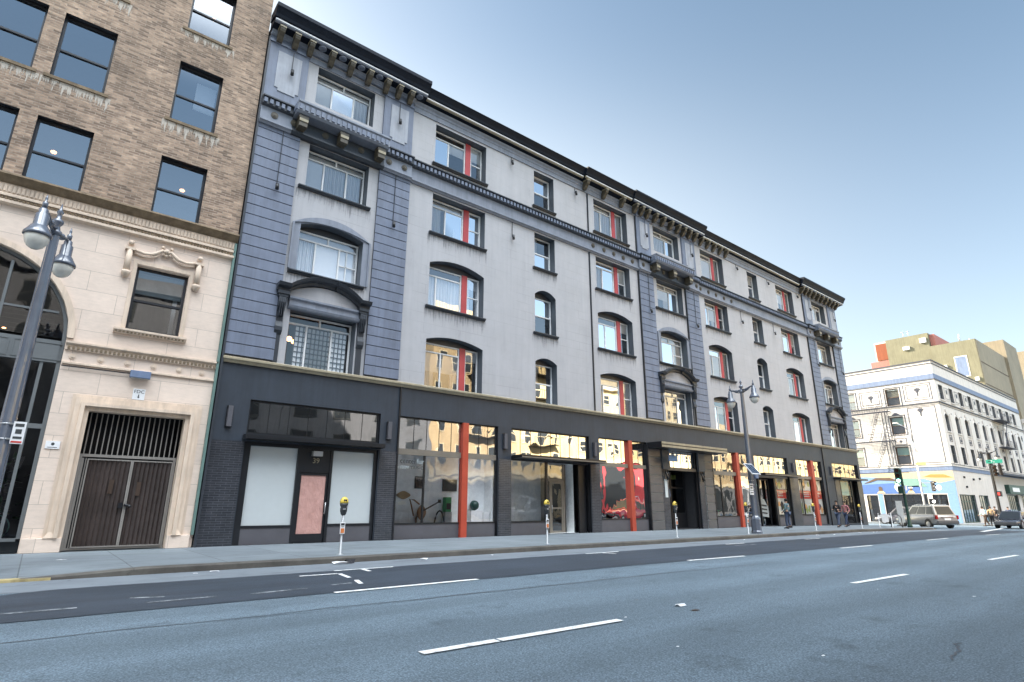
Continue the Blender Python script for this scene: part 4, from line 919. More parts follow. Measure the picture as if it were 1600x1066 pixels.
def corner_shop():
    m = MB(); m.box(50.902, 50.98, .06, .2, -.5, 3.398); m.box(51.2, 51.3, .06, .2, -.5, 3.398); m.box(53.3, 53.42, .06, .2, -.5, 3.398); m.box(54.32, 54.398, .06, .2, -.5, 3.398); sf = m.build('shop_window', 'black', hotel)
    g = MB(); g.face([(50.98,.12,.4),(51.2,.12,.4),(51.2,.12,3.38),(50.98,.12,3.38)]); g.face([(51.3,.12,-.2),(53.3,.12,-.2),(53.3,.12,3.38),(51.3,.12,3.38)]); g.build('glass_pane', 'glassP', sf); canopy(49.9, 55.3, 3.43, 3.56, .6, 'rail', False)
corner_shop(); room(50.92, 54.38, 3.0, 'intd', 3.38, -.4)
# ------------------------------------------------------------------ brick building on the left
brk = empty('brick_building', (3.96,0,0), 'brown brick building with a limestone base, tall arched window and rusty double gate', 'building')
BX0, BX1 = -26.0, 3.96
def brick_shell():
    rows = [(10.47,12.62),(14.08,16.50),(17.93,20.2),(21.7,24.0)]; cols = [(1.27,2.68),(-2.0,-.6),(-3.85,-2.43),(-7.2,-5.8)]
    holes = [(a,b,c,e,0) for a, b in cols for c, e in rows]
    w, rv = MB(), []; wall(w, rv, BX0, BX1, 10.42, 27, holes, 0.28)
    w.face([(BX1,0,10.42),(BX1,18,10.42),(BX1,18,27),(BX1,0,27)]); w.face([(BX0,0,0),(BX0,18,0),(BX0,18,27),(BX0,0,27)]); w.face([(BX0,18,0),(BX1,18,0),(BX1,18,27),(BX0,18,27)])
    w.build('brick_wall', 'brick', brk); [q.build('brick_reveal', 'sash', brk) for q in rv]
    s, sr = MB(), []; wall(s, sr, BX0, BX1, 0, 10.42, [(-5.06,-.12,0.0,5.9,2.47),(1.22,2.68,6.46,8.57,0),(.76,3.24,0,3.86,0)], 0.30)
    s.face([(BX1,0,0),(BX1,18,0),(BX1,18,10.42),(BX1,0,10.42)]); s.build('stone_base', 'stone', brk); [q.build('stone_reveal', 'stone2', brk) for q in sr]
    r = MB(); r.box(BX0, BX1, 0.02, 18, 26.9, 27.1); r.build('roof', 'roof', brk)
    f = MB()
    for z in (9.2,13.2,17.0,20.8): f.box(BX0+.05, BX1-.05, .5, 5, z, z+.2)
    f.box(BX0+.05, BX1-.05, 5, 5.1, 0, 26); f.build('inner_floors', 'intd', brk)
    random.seed(9)
    for i, (c, e) in enumerate(rows):
        for j, (a, b) in enumerate(cols):
            m = MB(); frame_rect(m, a+.002, b-.002, c+.002, e-.002, .07, .20, .28); md = c+(e-c)*.47; m.box(a+.07, b-.07, .19, .28, md-.03, md+.03)
            win = m.build('sash_window', 'sash', brk); g = MB()
            for z0, z1, d in ((c+.07,md-.03,.25),(md+.03,e-.07,.23)):
                k, q = random.uniform(-.008,.008), random.uniform(-.008,.008); g.face([(a+.07,d+k,z0),(b-.07,d-k,z0),(b-.07,d-k+q,z1),(a+.07,d+k+q,z1)])
            g.build('glass_pane', 'glassB', win)
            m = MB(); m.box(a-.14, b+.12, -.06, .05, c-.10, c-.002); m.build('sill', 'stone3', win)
            if j in (0, 1) and i in (0, 1, 2) and (i, j) not in ((1,1),(2,1)) or (i, j) == (1, 0):
                if (i, j) != (1, 0):
                    x = MB(); x.ball(((a+b)/2+(.15 if j == 0 else -.2), .9, e-.62), .085, sz=.6); x.build('ceiling_lamp', 'warmlit', win)
                else:
                    x = MB(); x.box(b-.75, b-.1, .4, .41, md-.2, e-.35); x.build('blind', 'blind', win)
            if i in (1, 2):   # pale salt runs under the sill
                m = MB(); h_ = random.uniform(.5,.75); m.face([(a-.2,-.005,c-.10),(b+.2,-.005,c-.10),(b+.2,-.005,c-.1-h_),(a-.2,-.005,c-.1-h_)])
                m.build('salt_stain', 'salt', win)
    # fire-marks: a few dark putlog blotches are left to the brick itself
    # cornice between stone and brick
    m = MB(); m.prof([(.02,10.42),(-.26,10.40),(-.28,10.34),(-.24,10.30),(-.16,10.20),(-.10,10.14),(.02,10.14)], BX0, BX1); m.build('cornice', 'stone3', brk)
    m = MB(); m.prof([(.02,10.139),(-.07,10.139),(-.07,9.84),(-.12,9.80),(-.12,9.74),(.02,9.74)], BX0, BX1-.05); fr = m.build('carved_frieze', 'stone2', brk)
    m = MB(); x = -6.0
    while x < BX1-.12: m.loft([[(x+.01,-.09,10.08),(x+.05,-.115,10.08),(x+.09,-.09,10.08)],[(x+.01,-.09,9.88),(x+.05,-.115,9.88),(x+.09,-.09,9.88)]]); x += .10
    m.build('frieze_carving', 'stone2', fr)
    m = MB(); m.prof([(.02,9.739),(-.05,9.739),(-.05,9.64),(-.13,9.62),(-.13,9.54),(-.06,9.50),(.02,9.48)], BX0, BX1-.05); lm = m.build('lower_moulding', 'stone2', brk)
    m = MB(); x = -6.0
    while x < BX1-.12: m.box(x, x+.055, -.10, -.051, 9.655, 9.72); x += .095
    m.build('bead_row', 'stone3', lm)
    # belt over the gate
    for z0, z1, mat in ((5.56,5.82,'stone2'),(5.14,5.22,'stone2')):
        m = MB(); h = z1-z0; m.prof([(.02,z1),(-.12 if h > .2 else -.06,z1-.02),(-.12 if h > .2 else -.06,z1-.07),(-.05,z0+h*.5),(-.05,z0),(.02,z0)], -.10, BX1-.03); b_ = m.build('belt_moulding', mat, brk)
        if h > .2:
            m = MB(); x = -.05
            while x < BX1-.12: m.box(x, x+.06, -.095, -.051, z0+.03, z0+.10); x += .11
            m.build('bead_row', 'stone3', b_)
    for x in (.1,.78,1.06+.4,2.15,2.85,3.5):
        m = MB(); m.disc(x, 5.38, .085, -.025, 0, 8); m.disc(x, 5.38, .04, -.045, -.024, 8); m.build('rosette', 'stone2', brk)
    # upper stone window with scrolled hood
    a, b, c, e = 1.22, 2.68, 6.46, 8.57; m = MB(); frame_rect(m, a+.002, b-.002, c+.002, e-.002, .08, .18, .27); m.box(a+.08, b-.08, .17, .27, 7.42, 7.49); win = m.build('sash_window', 'sash', brk)
    g = MB(); g.face([(a+.08,.23,c+.08),(b-.08,.23,c+.08),(b-.08,.23,7.42),(a+.08,.23,7.42)]); g.face([(a+.08,.21,7.49),(b-.08,.21,7.49),(b-.08,.215,e-.08),(a+.08,.215,e-.08)]); g.build('glass_pane', 'glassD', win)
    x = MB(); x.box(a+.08, b-.08, .4, .41, 7.75, e-.1); x.build('blind', 'oyellow' if False else 'inklight', win); x = MB(); x.box(b-.28, b-.16, .45, .5, c+.1, 7.9); x.build('inner_post', 'white', win)
    m = MB(); m.prof([(.02,6.44),(-.16,6.43),(-.16,6.37),(-.08,6.28),(.02,6.28)], .93, 2.89); sl = m.build('window_sill', 'stone2', brk); m = MB(); x = .97
    while x < 2.85: m.box(x, x+.05, -.14, -.10, 6.30, 6.36); x += .1
    m.build('bead_row', 'stone3', sl)
    m = MB(); ring = [(1.10,6.44,1.2,8.72),(2.70,6.44,2.80,8.72)]
    for q in ring: m.box(q[0], q[2], -.03, .0, q[1], q[3])
    m.box(1.2, 2.7, -.03, 0, 8.6, 8.72); m.build('window_surround', 'stone2', brk)
    for s, cx in ((1,.94),(-1,2.91)):
        m = MB(); m.tube([(cx,-.08,8.28),(cx,-.08,9.0)], .085, 8); m.box(cx-.13, cx+.13, -.16, 0, 8.98, 9.06); m.lathe([(.12,.06),(.13,0),(.11,-.05),(.07,-.12),(.02,-.16)], (cx,-.08,8.22), 10); m.ball((cx,-.07,9.23), .085); m.build('hood_column', 'stone2', brk)
        p = [(cx+s*.12,-.08,9.02),(cx+s*.4,-.09,8.96),(cx+s*.62,-.1,9.0),(cx+s*.78,-.1,9.12),(cx+s*.86,-.1,9.2),(cx+s*.94,-.1,9.16),(cx+s*.93,-.1,9.07),(cx+s*.86,-.1,9.06)]
        m = MB(); m.tube(p, [.05,.05,.055,.055,.05,.045,.04,.03], 8); m.tube([(q[0],q[1]+.03,q[2]-.10) for q in p[:4]], .035, 6); m.build('hood_scroll', 'stone2', brk)
    m = MB(); m.ball((1.925,-.07,9.2), .09); m.ball((1.80,-.06,9.32), .05); m.ball((2.05,-.06,9.32), .05); m.ball((1.925,-.06,9.05), .06); m.build('hood_shell', 'stone2', brk)
    # gateway
    m = MB(); 
    for i, (w_, d) in enumerate(((.44,-.03),(.36,-.09),(.22,-.17),(.12,-.06))):
        m.box(.76-w_, .76-(.36,.22,.12,.0)[i], d, 0, .37, 3.86+w_); m.box(3.24+(.36,.22,.12,.0)[i], 3.24+w_, d, 0, .37, 3.86+w_); m.box(.76-(.36,.22,.12,.0)[i], 3.24+(.36,.22,.12,.0)[i], d, 0, 3.86+(.36,.22,.12,.0)[i], 3.86+w_)
    m.build('gate_surround', 'stone2', brk)
    for a, b in ((-.10,.75),(3.25,3.86)):
        m = MB(); m.box(a, b, -.115, -.001, 0, .369); m.build('plinth_block', 'stone', brk, bevel=.01)
        cx = .47 if a < 1 else 3.48; m = MB(); m.loft([[(cx-.14,-.14,.37),(cx+.14,-.14,.37),(cx+.14,-.06,.37),(cx-.14,-.06,.37)],[(cx-.01,-.08,.56),(cx+.01,-.08,.56),(cx+.01,-.06,.56),(cx-.01,-.06,.56)]]); m.build('jamb_stop', 'stone2', brk)
    m = MB(); m.face([(.5,1.4,0),(3.5,1.4,0),(3.5,1.4,4.2),(.5,1.4,4.2)]); m.build('passage_back', 'black', brk)
    m = MB(); D = .36; m.box(.77, 3.23, D-.03, D+.04, 2.58, 2.66); m.box(.77, .84, D-.03, D+.03, .0, 2.58); m.box(3.16, 3.23, D-.03, D+.03, 0, 2.58); m.box(.84, 3.16, D-.03, D+.03, .02, .07); gt = m.build('gate', 'bar', brk)
    m = MB(); x = .86
    while x < 3.2: m.box(x-.014, x+.014, D-.02, D+.01, 2.66, 3.85); x += .135
    m.build('gate_bars', 'bar', gt)
    m = MB(); m.box(.845,.90,D,D+.03,.07,2.55); m.box(.93,.96,D,D+.03,.07,2.55); m.build('side_bars', 'bar', gt)
    for a, b in ((1.0,2.07),(2.11,3.15)):
        m = MB(); n = 9; pts = [(a+(b-a)*i/n, D-.03) for i in range(n+1)]
        for p, q in zip(pts[:-1], pts[1:]):
            w_ = (q[0]-p[0])*.38
            m.face([(p[0],p[1]+.045,.10),(q[0]-w_,p[1],.10),(q[0]-w_,p[1],2.50),(p[0],p[1]+.045,2.50)]); m.face([(q[0]-w_,p[1],.10),(q[0],q[1]+.045,.10),(q[0],q[1]+.045,2.50),(q[0]-w_,p[1],2.50)])
        lf = m.build('gate_leaf', 'gate', gt); m = MB(); frame_rect(m, a-.02, b+.015, .075, 2.53, .035, D-.055, D-.03); m.build('leaf_frame', 'bar', lf)
    m = MB(); m.box(1.92, 2.03, D-.10, D-.05, 1.15, 1.30); m.tube([(2.06,D-.1,1.24),(2.2,D-.12,1.22)], .035); m.ball((2.2,D-.12,1.20), .05); m.build('gate_lock', 'black', gt)
    m = MB(); m.box(1.60, 1.72, D-.045, D-.03, 1.55, 1.95); m.box(2.30, 2.41, D-.045, D-.03, 1.5, 1.9); m.build('gate_patch', 'darkwood', gt)
    # flood light and its conduit
    m = MB(); m.box(1.56, 2.10, -.20, -.07, 4.95, 5.17); fl = m.build('flood_light', 'bluegrey', brk, bevel=.015); m = MB(); m.box(1.6, 2.06, -.15, -.10, 4.935, 4.949); m.build('lamp_glass', 'globe', fl); m = MB(); m.box(-.1, 1.56, -.085, -.062, 5.06, 5.085); m.build('conduit', 'black', fl)
    # verdigris rainwater pipe at the party line
    m = MB(); m.box(3.88, 3.955, -.12, -.001, .37, 10.1); m.build('rainwater_pipe', 'verd', brk)
    # arched shop window
    a, b, zs, r = -5.06, -.12, 5.9, 2.47; m = MB(); pts = arc(a+.002, b-.002, zs, r-.002, 28)
    ring_arch(m, a+.1, b-.1, .36, zs, r-.1, .095, .12, .25, 28); m.box(a+.1, b-.1, .10, .25, 5.15, 5.80); m.box(a+.1, b-.1, .12, .25, 3.27, 3.40); m.box(a+.1, b-.1, .12, .25, .30, .38)
    for x in (-.55,-1.55,-2.59,-3.6,-4.6): m.box(x-.04, x+.04, .13, .24, .38, 5.15)
    for x in (-1.7,-3.5): m.box(x-.035, x+.035, .13, .24, 5.8, 7.95)
    m.box(a+.3, b-.3, .14, .23, 6.62, 6.68)
    aw = m.build('arched_window', 'archf', brk); m = MB()
    for k in range(4): x0 = a+.2+k*1.2; frame_rect(m, x0, x0+1.12, 5.22, 5.72, .03, .085, .10)
    m.build('spandrel_panel', 'archf', aw)
    m = MB(); ring_arch(m, a-.0, b+.0, 5.9, 5.9, r, .16, -.06, -.001, 28); m.build('arch_moulding', 'stone2', brk)
    g = MB(); g.face([(p[0],.19,p[1]) for p in arc(a+.1,b-.1,zs,r-.1,28)]+[]); g.face([(a+.1,.18,.38),(b-.1,.18,.38),(b-.1,.18,5.15),(a+.1,.18,5.15)]); g.build('glass_pane', 'glassG', aw)
    bl = MB()
    for z in [5.95+.13*i for i in range(6)]: bl.box(a+.2, b-.2, .45, .455, z, z+.02)
    bl.build('inner_blind', 'inkgrey', aw)
    m = MB(); m.box(a-.1,b+.1,.31,.4,-.01,.30); m.build('bulkhead', 'dkslat', aw)
    l = MB()
    for x, z in ((-1.05,6.15),(-1.6,6.2)): l.ball((x,1.2,z), .05, sz=.4)
    l.build('ceiling_lamp', 'warmlit', brk)
brick_shell()
def fdc():
    s = MB(); s.box(1.735, 2.05, -.03, -.001, 4.31, 4.64); o = s.build('wall_sign', 'signw', None, (1.89,0,4.31)); tag(o, 'small white FDC sign with a down arrow on the stone wall above the gate', 'sign')
    t = text('sign_text', 'FDC', .145, 'ink', None, face_south(1.892,-.033,4.55)); t.parent = o; t.data.transform(Matrix.Translation((-1.89,0,-4.31)))
    m = MB(); m.extr([(1.88,4.47),(1.905,4.47),(1.905,4.40),(1.93,4.40),(1.8925,4.35),(1.855,4.40),(1.88,4.40)], -.034, -.031); a = m.build('arrow', 'ink', o)
    s = MB(); s.box(-.05, .27, -.025, -.001, 2.73, 2.94); o = s.build('wall_sign', 'signw', None, (.1,0,2.73)); tag(o, 'small blank white notice on the stone pier left of the gate', 'sign')
    m = MB(); m.disc(.11, 2.86, .04, -.028, -.0255); m.box(.0,.22,-.028,-.0255,2.76,2.775); m.build('notice_print', 'inkgrey', o)
fdc()
# ------------------------------------------------------------------ white corner building beyond the cross street
wb = empty('corner_building', (81,-.3,-.42), 'cream four storey corner building with grey outlined panels, iron fire escape and a painted mural', 'building')
TL = lambda u, d, v: (81+d, u, v)             # face along the cross street
TF = lambda u, d, v: (u, -.3+d, v)            # face along the main street
def corner():
    hl = [(3.6,5.05,13.4,15.5,0),(8.65,10.1,13.4,15.5,0),(3.6,5.05,9.85,12.0,0),(8.65,10.1,9.85,12.0,0),(3.6,5.05,6.25,8.35,0),(8.65,10.1,6.25,8.35,0),(2.65,7.2,-.42,2.78,0),(.7,2.15,.4,2.72,0),(7.85,9.1,-.42,2.72,0)]
    w, rv = MB(TL), []; wall(w, rv, -.3, 14, -.6, 18.3, hl, .3)
    xs = [82.05+3.97*k for k in range(10)]
    hf = []
    for x in xs: hf += [(x,x+1.55,13.75,15.55,0),(x,x+1.55,9.95,11.75,.32),(x,x+1.55,6.25,8.3,0)]
    hf += [(81.7,87.8,-.42,2.72,0),(89.4,93.4,-.42,2.72,0),(103.2,109.2,-.42,3.0,0),(111,116,-.42,3.0,0)]
    w2, r2 = MB(TF), []; wall(w2, r2, 81, 123, -.6, 18.3, hf, .3)
    w.v += [];  w.build('side_wall', 'cream', wb); w2.build('street_wall', 'cream', wb); [q.build('window_reveal', 'mbrown', wb) for q in rv]; [q.build('window_reveal', 'odark', wb) for q in r2]
    m = MB(); m.box(81.02, 123, -.28, 14, 18.28, 18.4); m.face([(123,-.3,-.6),(123,14,-.6),(123,14,18.3),(123,-.3,18.3)]); m.face([(81,14,-.6),(123,14,-.6),(123,14,18.3),(81,14,18.3)]); m.build('roof', 'roof', wb)
    m = MB(); m.box(81.35, 122.6, .05, .1, -.5, 18); m.face([(81.4,-.0,-.5),(81.4,14,-.5),(81.4,14,18),(81.4,0,18)]); m.build('inner_dark', 'intd', wb)
    for T, a, b in ((TL,-.3,14),(TF,81,123)):
        m = MB(T); o = .001 if T is TL else -.001; m.box(a-.02, b, -.10+o, .01, 18.30, 18.42); m.box(a-.02, b, -.06+o, .01, 17.95, 18.03); m.build('roof_edge', 'white_line', wb)
        m = MB(T); m.box(a-.03, b, -.06+o, .01, 16.10, 16.70); m.build('blue_band', 'bluegrey', wb)
        m = MB(T); m.box(a-.05, b, -.12+o, .01, 13.25, 13.36); m.box(a-.02, b, -.03+o, .01, 13.0, 13.05); m.box(a-.02, b, -.05+o, .01, 15.98, 16.03); m.build('outline_band', 'white_line', wb)
        m = MB(T); m.box(a-.05, b, -.10+o, .01, 5.86, 6.05); m.build('ledge', 'cream', wb); m = MB(T); m.box(a-.04, b, -.05+o, .01, 5.40, 5.859); m.build('blue_band', 'bluegrey', wb)
        m = MB(T); m.box(a-.06, b, -.13+o, .01, 6.051, 6.10); m.build('outline_band', 'white_line', wb)
    def outline(a, b, c, e, w_=.06):
        m = MB(TL); frame_rect(m, a, b, c, e, w_, -.03, .005); return m.build('panel_outline', 'white_line', wb)
    outline(.2,3.1,13.7,15.72); outline(5.6,8.1,13.5,15.5); outline(.15,3.05,6.3,12.9); outline(3.68,4.95,8.6,9.4); outline(5.5,5.9,6.2,12.9); outline(.45,2.8,13.95,15.5,.04); outline(5.85,7.85,13.75,15.25,.04)
    def flower(cy, cz, s):
        m = MB(TL)
        for t in (-.9,-.45,0,.45,.9):
            m.extr([(cy, cz-.25*s),(cy+.34*s*math.sin(t)-.07*s, cz+.30*s*math.cos(t)),(cy+.40*s*math.sin(t), cz+.42*s*math.cos(t)),(cy+.34*s*math.sin(t)+.07*s, cz+.26*s*math.cos(t))], -.04, .002)
        m.extr([(cy-.05*s,cz-.6*s),(cy+.05*s,cz-.6*s),(cy+.08*s,cz-.1*s),(cy-.08*s,cz-.1*s)], -.035, .002); m.build('stencil_flower', 'white_line', wb)
    flower(1.65,14.85,1.0); flower(6.8,14.6,.95); flower(1.7,12.4,1.0)
    m = MB(TL); m.disc(4.3, 9.0, .16, -.03, .002, 10); m.build('stencil_flower', 'white_line', wb)
    for a, b, c, e, r in hl[:6]:
        m = MB(TL); frame_rect(m, a+.002, b-.002, c+.002, e-.002, .08, .18, .28); m.box(a+.08, b-.08, .17, .28, (c+e)/2-.04, (c+e)/2+.04); wn_ = m.build('window', 'mbrown', wb)
        g = MB(TL); g.face([(a+.08,.22,c+.08),(b-.08,.22,c+.08),(b-.08,.22,e-.08),(a+.08,.22,e-.08)]); g.build('glass_pane', 'glassU', wn_)
        m = MB(TL); m.box(a+.1, b-.1, .30, .31, c+(e-c)*.5, e-.1); m.build('blind', 'mgreen' if c < 12 else 'olive', wn_)
        m = MB(TL); frame_rect(m, a-.2, b+.2, c-.12, e+.18, .07, -.05, .004); m.build('window_outline', 'white_line', wn_)
        if 9 < c < 12: m = MB(TL); m.extr([(a+.25,e+.2),(b-.25,e+.2),((a+b)/2+.1,e+.5),((a+b)/2-.1,e+.5)], -.06, .003); m.build('keystone', 'white_line', wn_)
    for a, b, c, e, r in hl[6:]:
        m = MB(TL); frame_rect(m, a+.002, b-.002, c+.002, e-.002, .08, .15, .25); n = max(1, int((b-a)/.7))
        for k in range(1, n): x = a+(b-a)*k/n; m.box(x-.025, x+.025, .16, .24, c+.08, e-.08)
        for k in (1,2,3): z = c+(e-c)*k/4; m.box(a+.08, b-.08, .165, .235, z-.025, z+.025)
        wn_ = m.build('ground_window', 'black', wb); g = MB(TL); g.face([(a+.08,.2,c+.08),(b-.08,.2,c+.08),(b-.08,.2,e-.08),(a+.08,.2,e-.08)]); g.build('glass_pane', 'glassD', wn_)
    for k, x in enumerate(xs):
        for j, (c, e, r) in enumerate(((13.75,15.55,0),(9.95,11.75,.32),(6.25,8.3,0))):
            a, b = x, x+1.55; m = MB(TF); frame_rect(m, a+.002, b-.002, c+.002, e+r*.3, .09, .16, .27); m.box(a+.09, b-.09, .15, .27, (c+e)/2-.04, (c+e)/2+.04); wn_ = m.build('window', 'inkgrey', wb)
            g = MB(TF); g.face([(a+.09,.2,c+.09),(b-.09,.2,c+.09),(b-.09,.2,e+r),(a+.09,.2,e+r)]); g.build('glass_pane', 'glassU' if (k+j) % 3 else 'glassD', wn_)
            m = MB(TF); m.box(a-.15, b+.15, -.10, .01, c-.14, c-.02); m.build('sill', 'cream', wn_)
            if j == 1:
                m = MB(TF); ring_arch(m, a, b, c, e, .32, .16, -.06, .005, 8); m.box(a+.6, b-.6, -.12, .005, e+.45, e+.85); m.build('window_hood', 'cream', wn_)
                m = MB(TF); m.extr([(b+.95,e+.1),(b+1.25,e+.5),(b+1.45,e+.5),(b+1.7,e+.1),(b+1.35,e-.35)], -.05, .003); m.build('leaf_ornament', 'white_line', wn_)
                m = MB(TF); frame_rect(m, a+.25, b-.25, 8.75, 9.5, .06, -.04, .004); m.disc((a+b)/2, 9.1, .2, -.05, .003, 8); m.build('spandrel_ornament', 'white_line', wn_)
            elif j == 0:
                m = MB(TF); m.box(b+.25, b+2.1, -.05, .005, 13.8, 15.5); pn = m.build('attic_panel', 'cream', wn_); m = MB(TF); frame_rect(m, b+.4, b+1.95, 13.95, 15.35, .05, -.07, -.049); m.disc(b+1.17, 14.85, .3, -.075, -.049, 8); m.build('panel_ornament', 'white_line', wn_) if k < 9 else None
    for x in xs[:-1]:
        m = MB(TF); m.box(x+1.95, x+3.55, -.12, .003, 6.11, 12.1); m.build('pilaster', 'cream', wb, bevel=.02)
    for a, b, c, e, r in hf[30:]:
        m = MB(TF); frame_rect(m, a+.002, b-.002, c+.002, e-.002, .1, .15, .26); n = int((b-a)/.9)
        for k in range(1, n): x = a+(b-a)*k/n; m.box(x-.03, x+.03, .16, .25, c+.1, e-.1)
        m.box(a+.1, b-.1, .16, .25, 1.9, 1.96); wn_ = m.build('ground_window', 'dgreen', wb); g = MB(TF); g.face([(a+.1,.2,c+.1),(b-.1,.2,c+.1),(b-.1,.2,e-.1),(a+.1,.2,e-.1)]); g.build('glass_pane', 'glassD', wn_)
    m = MB(TF); m.box(102.8, 117, -.5, .0, 3.1, 4.3); gs = m.build('shop_fascia', 'dgreen', wb); m = MB(TF); m.box(104.4, 108.2, -.53, -.501, 3.4, 3.95); m.build('fascia_board', 'signw', gs)
    text('fascia_lettering', 'I I I', .55, 'ink', gs, face_south(106.3,-.85,3.67), .005)
    m = MB(TF); m.box(98, 120, -.9, 0, 5.5, 5.75); m.build('shop_canopy', 'white_line', wb)
    for x, z in ((84.6,4.7),(88.3,4.55),(84.9,3.6),(91,4.7)): m = MB(TF); m.box(x-.08,x+.08,-.18,.0,z-.12,z+.12); m.build('wall_spotlight', 'black', wb)
    # mural as paint on the side wall
    def mural(mat, pts, lv): m = MB(TL); m.extr(pts, -.012*lv, .002); m.build('mural_shape', mat, wb)
    mural('mblue2', [(-.29,2.85),(11.5,2.85),(11.5,5.3),(-.29,5.3)], 1); mural('mcream', [(-.28,4.3),(1.2,4.0),(2.6,4.5),(5.2,4.6),(8.8,4.9),(11.4,4.9),(11.4,5.3),(-.28,5.3)], 2)
    mural('morange', [(-.2,4.55),(.6,4.95),(1.9,5.0),(2.7,4.72),(1.6,4.6)], 3); mural('mgreen', [(2.4,3.6),(3.4,4.6),(5.6,4.65),(5.9,4.0),(4.2,3.6)], 3); mural('mbrown', [(5.2,4.3),(6.2,4.75),(7.8,4.75),(9.2,4.1),(8.6,4.2),(7.6,4.5),(6.3,4.4)], 4)
    mural('mblue', [(3.2,2.87),(11.4,2.87),(11.4,3.9),(6,4.1),(4.5,3.7),(3.3,3.75)], 3); mural('mwhite', [(5.0,2.9),(5.5,2.9),(5.9,3.6),(5.6,4.2),(5.3,3.8)], 4); mural('mnavy', [(4.0,5.32),(11.5,5.32),(11.5,5.84),(5.2,5.84)], 4)
    mural('mcream', [(6.9,2.9),(7.9,2.9),(7.6,3.2),(7.2,3.25)], 4); mural('ink' if False else 'mbrown', [(7.2,3.2),(7.6,3.2),(7.6,3.65),(7.4,3.75),(7.2,3.6)], 5); mural('mcream', [(3.8,2.9),(4.6,2.9),(4.4,3.2),(4.0,3.2)], 4); mural('mbrown', [(4.05,3.2),(4.3,3.2),(4.3,3.45),(4.05,3.45)], 5); mural('mwhite', [(3.9,3.46),(4.45,3.46),(4.3,3.62),(4.05,3.62)], 5)
    mural('mblue2', [(-.28,-.4),(.65,-.4),(.65,2.84),(-.28,2.84)], 2); mural('mblue2', [(7.3,-.4),(7.8,-.4),(7.8,2.84),(7.3,2.84)], 2)
    # fire escape
    m = MB(TL)
    for z in (12.7,9.1):
        y0, y1, D = 4.8, 9.6, -1.15
        for k in range(9): d = D+k*.14; m.box(y0, y1, d, d+.04, z, z+.04)
        for y in (y0,y1): m.tube([(y,0,z-.05),(y,D,z-.05),(y,D,z+.95),(y,0,z+.95)], .03, 5)
        m.tube([(y0,D,z+.95),(y1,D,z+.95)], .025, 5); m.tube([(y0,D,z+.5),(y1,D,z+.5)], .02, 5)
        n = 17
        for k in range(n+1): y = y0+(y1-y0)*k/n; m.tube([(y,D,z),(y,D,z+.95)], .014, 4)
        for y in (y0+.2,y1-.2): m.tube([(y,D,z),(y,0,z-1.0)], .03, 5)
    for z0, z1, ya, yb in ((9.1,12.7,6.0,7.4),(5.9,9.1,5.6,7.0)):
        for d in (-.45,-.95): m.tube([(yb,d,z0),(ya,d,z1)], .03, 5); m.tube([(yb,d,z0+.8),(ya,d,z1+.8)], .02, 5)
        for k in range(1, 12): t = k/12; m.box(yb+(ya-yb)*t-.08, yb+(ya-yb)*t+.08, -.95, -.45, z0+(z1-z0)*t, z0+(z1-z0)*t+.03)
    m.build('fire_escape', 'white_line', wb)
    m = MB(TF)
    for z in (13.2,9.4):
        m.box(104, 110, -1.1, 0, z, z+.06); m.tube([(104,-1.1,z+.95),(110,-1.1,z+.95)], .03, 5)
        for k in range(13): m.tube([(104+k*.5,-1.1,z),(104+k*.5,-1.1,z+.95)], .018, 4)
    m.tube([(105,-.8,9.4),(108.5,-.8,13.2)], .05, 5); m.tube([(105,-.4,9.4),(108.5,-.4,13.2)], .05, 5); m.build('fire_escape', 'white_line', wb)
corner()
def block(name, label, parts, loc):
    e = empty(name, loc, label, 'building')
    for nm, mat, box in parts: m = MB(); m.box(*box); m.build(nm, mat, e)
    return e
o = block('concrete_building', 'tall olive concrete building with a blank windowed wall rising behind the cream corner building', [('main_block','olive',(138,160,6.0,13.45,-.5,33.2)),('rear_block','olive',(138.2,170,13.5,21.3,-.5,36.2)),('roof_parapet','pink',(139,160,12.6,13.45,33.21,35.9)),('street_face','tan',(138.05,160,5.9,5.99,-.5,33.15)),('stair_tower','tan',(160.1,172,5.4,12,-.5,37.0))], (138,6,-.5))
for nm, mat, y0, y1, z0, z1 in (('window','mwhite',7.8,9.9,26.0,30.2),('window','mwhite',9.6,10.8,22,23.6)): m = MB(TL); m.T = lambda u, d, v: (138+d, u, v); frame_rect(m, y0, y1, z0, z1, .15, -.06, .0); w_ = m.build(nm, 'mwhite', o); m = MB(); m.T = lambda u, d, v: (138+d, u, v); m.box(y0+.15, y1-.15, -.03, -.005, z0+.15, z1-.15); m.build('pane', 'bluegrey', w_)
m = MB(); m.T = lambda u, d, v: (u, 5.89+d, v)
for z in (20,24.2,28.6): m.box(138.5, 159.9, -.04, 0, z, z+.12)
m.build('joint_line', 'mbrown', o)
m = MB(); m.T = lambda u, d, v: (138+d, u, v); m.box(6.1, 13.3, -.03, 0, 24.4, 24.55); m.build('joint_line', 'tan', o)
for y0, y1, z0, z1 in ((13.9,15.0,34.2,35.2),(6.6,7.2,24.9,25.6),(11.2,12.2,28.2,28.8),(17,18.2,33.3,34.0)):
    m = MB(); m.box(137.6 if y0 < 13 else 137.8, 138 if y0 < 13 else 138.2, y0, y1, z0, z1); m.build('vent_box', 'mwhite', o)
m = MB(); m.box(150, 153, 8, 11, 33.21, 34.6); m.build('roof_plant', 'steel', o); m = MB(); m.tube([(141,9,33.2),(141,9,35.4)], .12, 6); m.tube([(144,8,33.2),(144,8,34.8)], .15, 6); m.build('roof_pipe', 'steel', o)
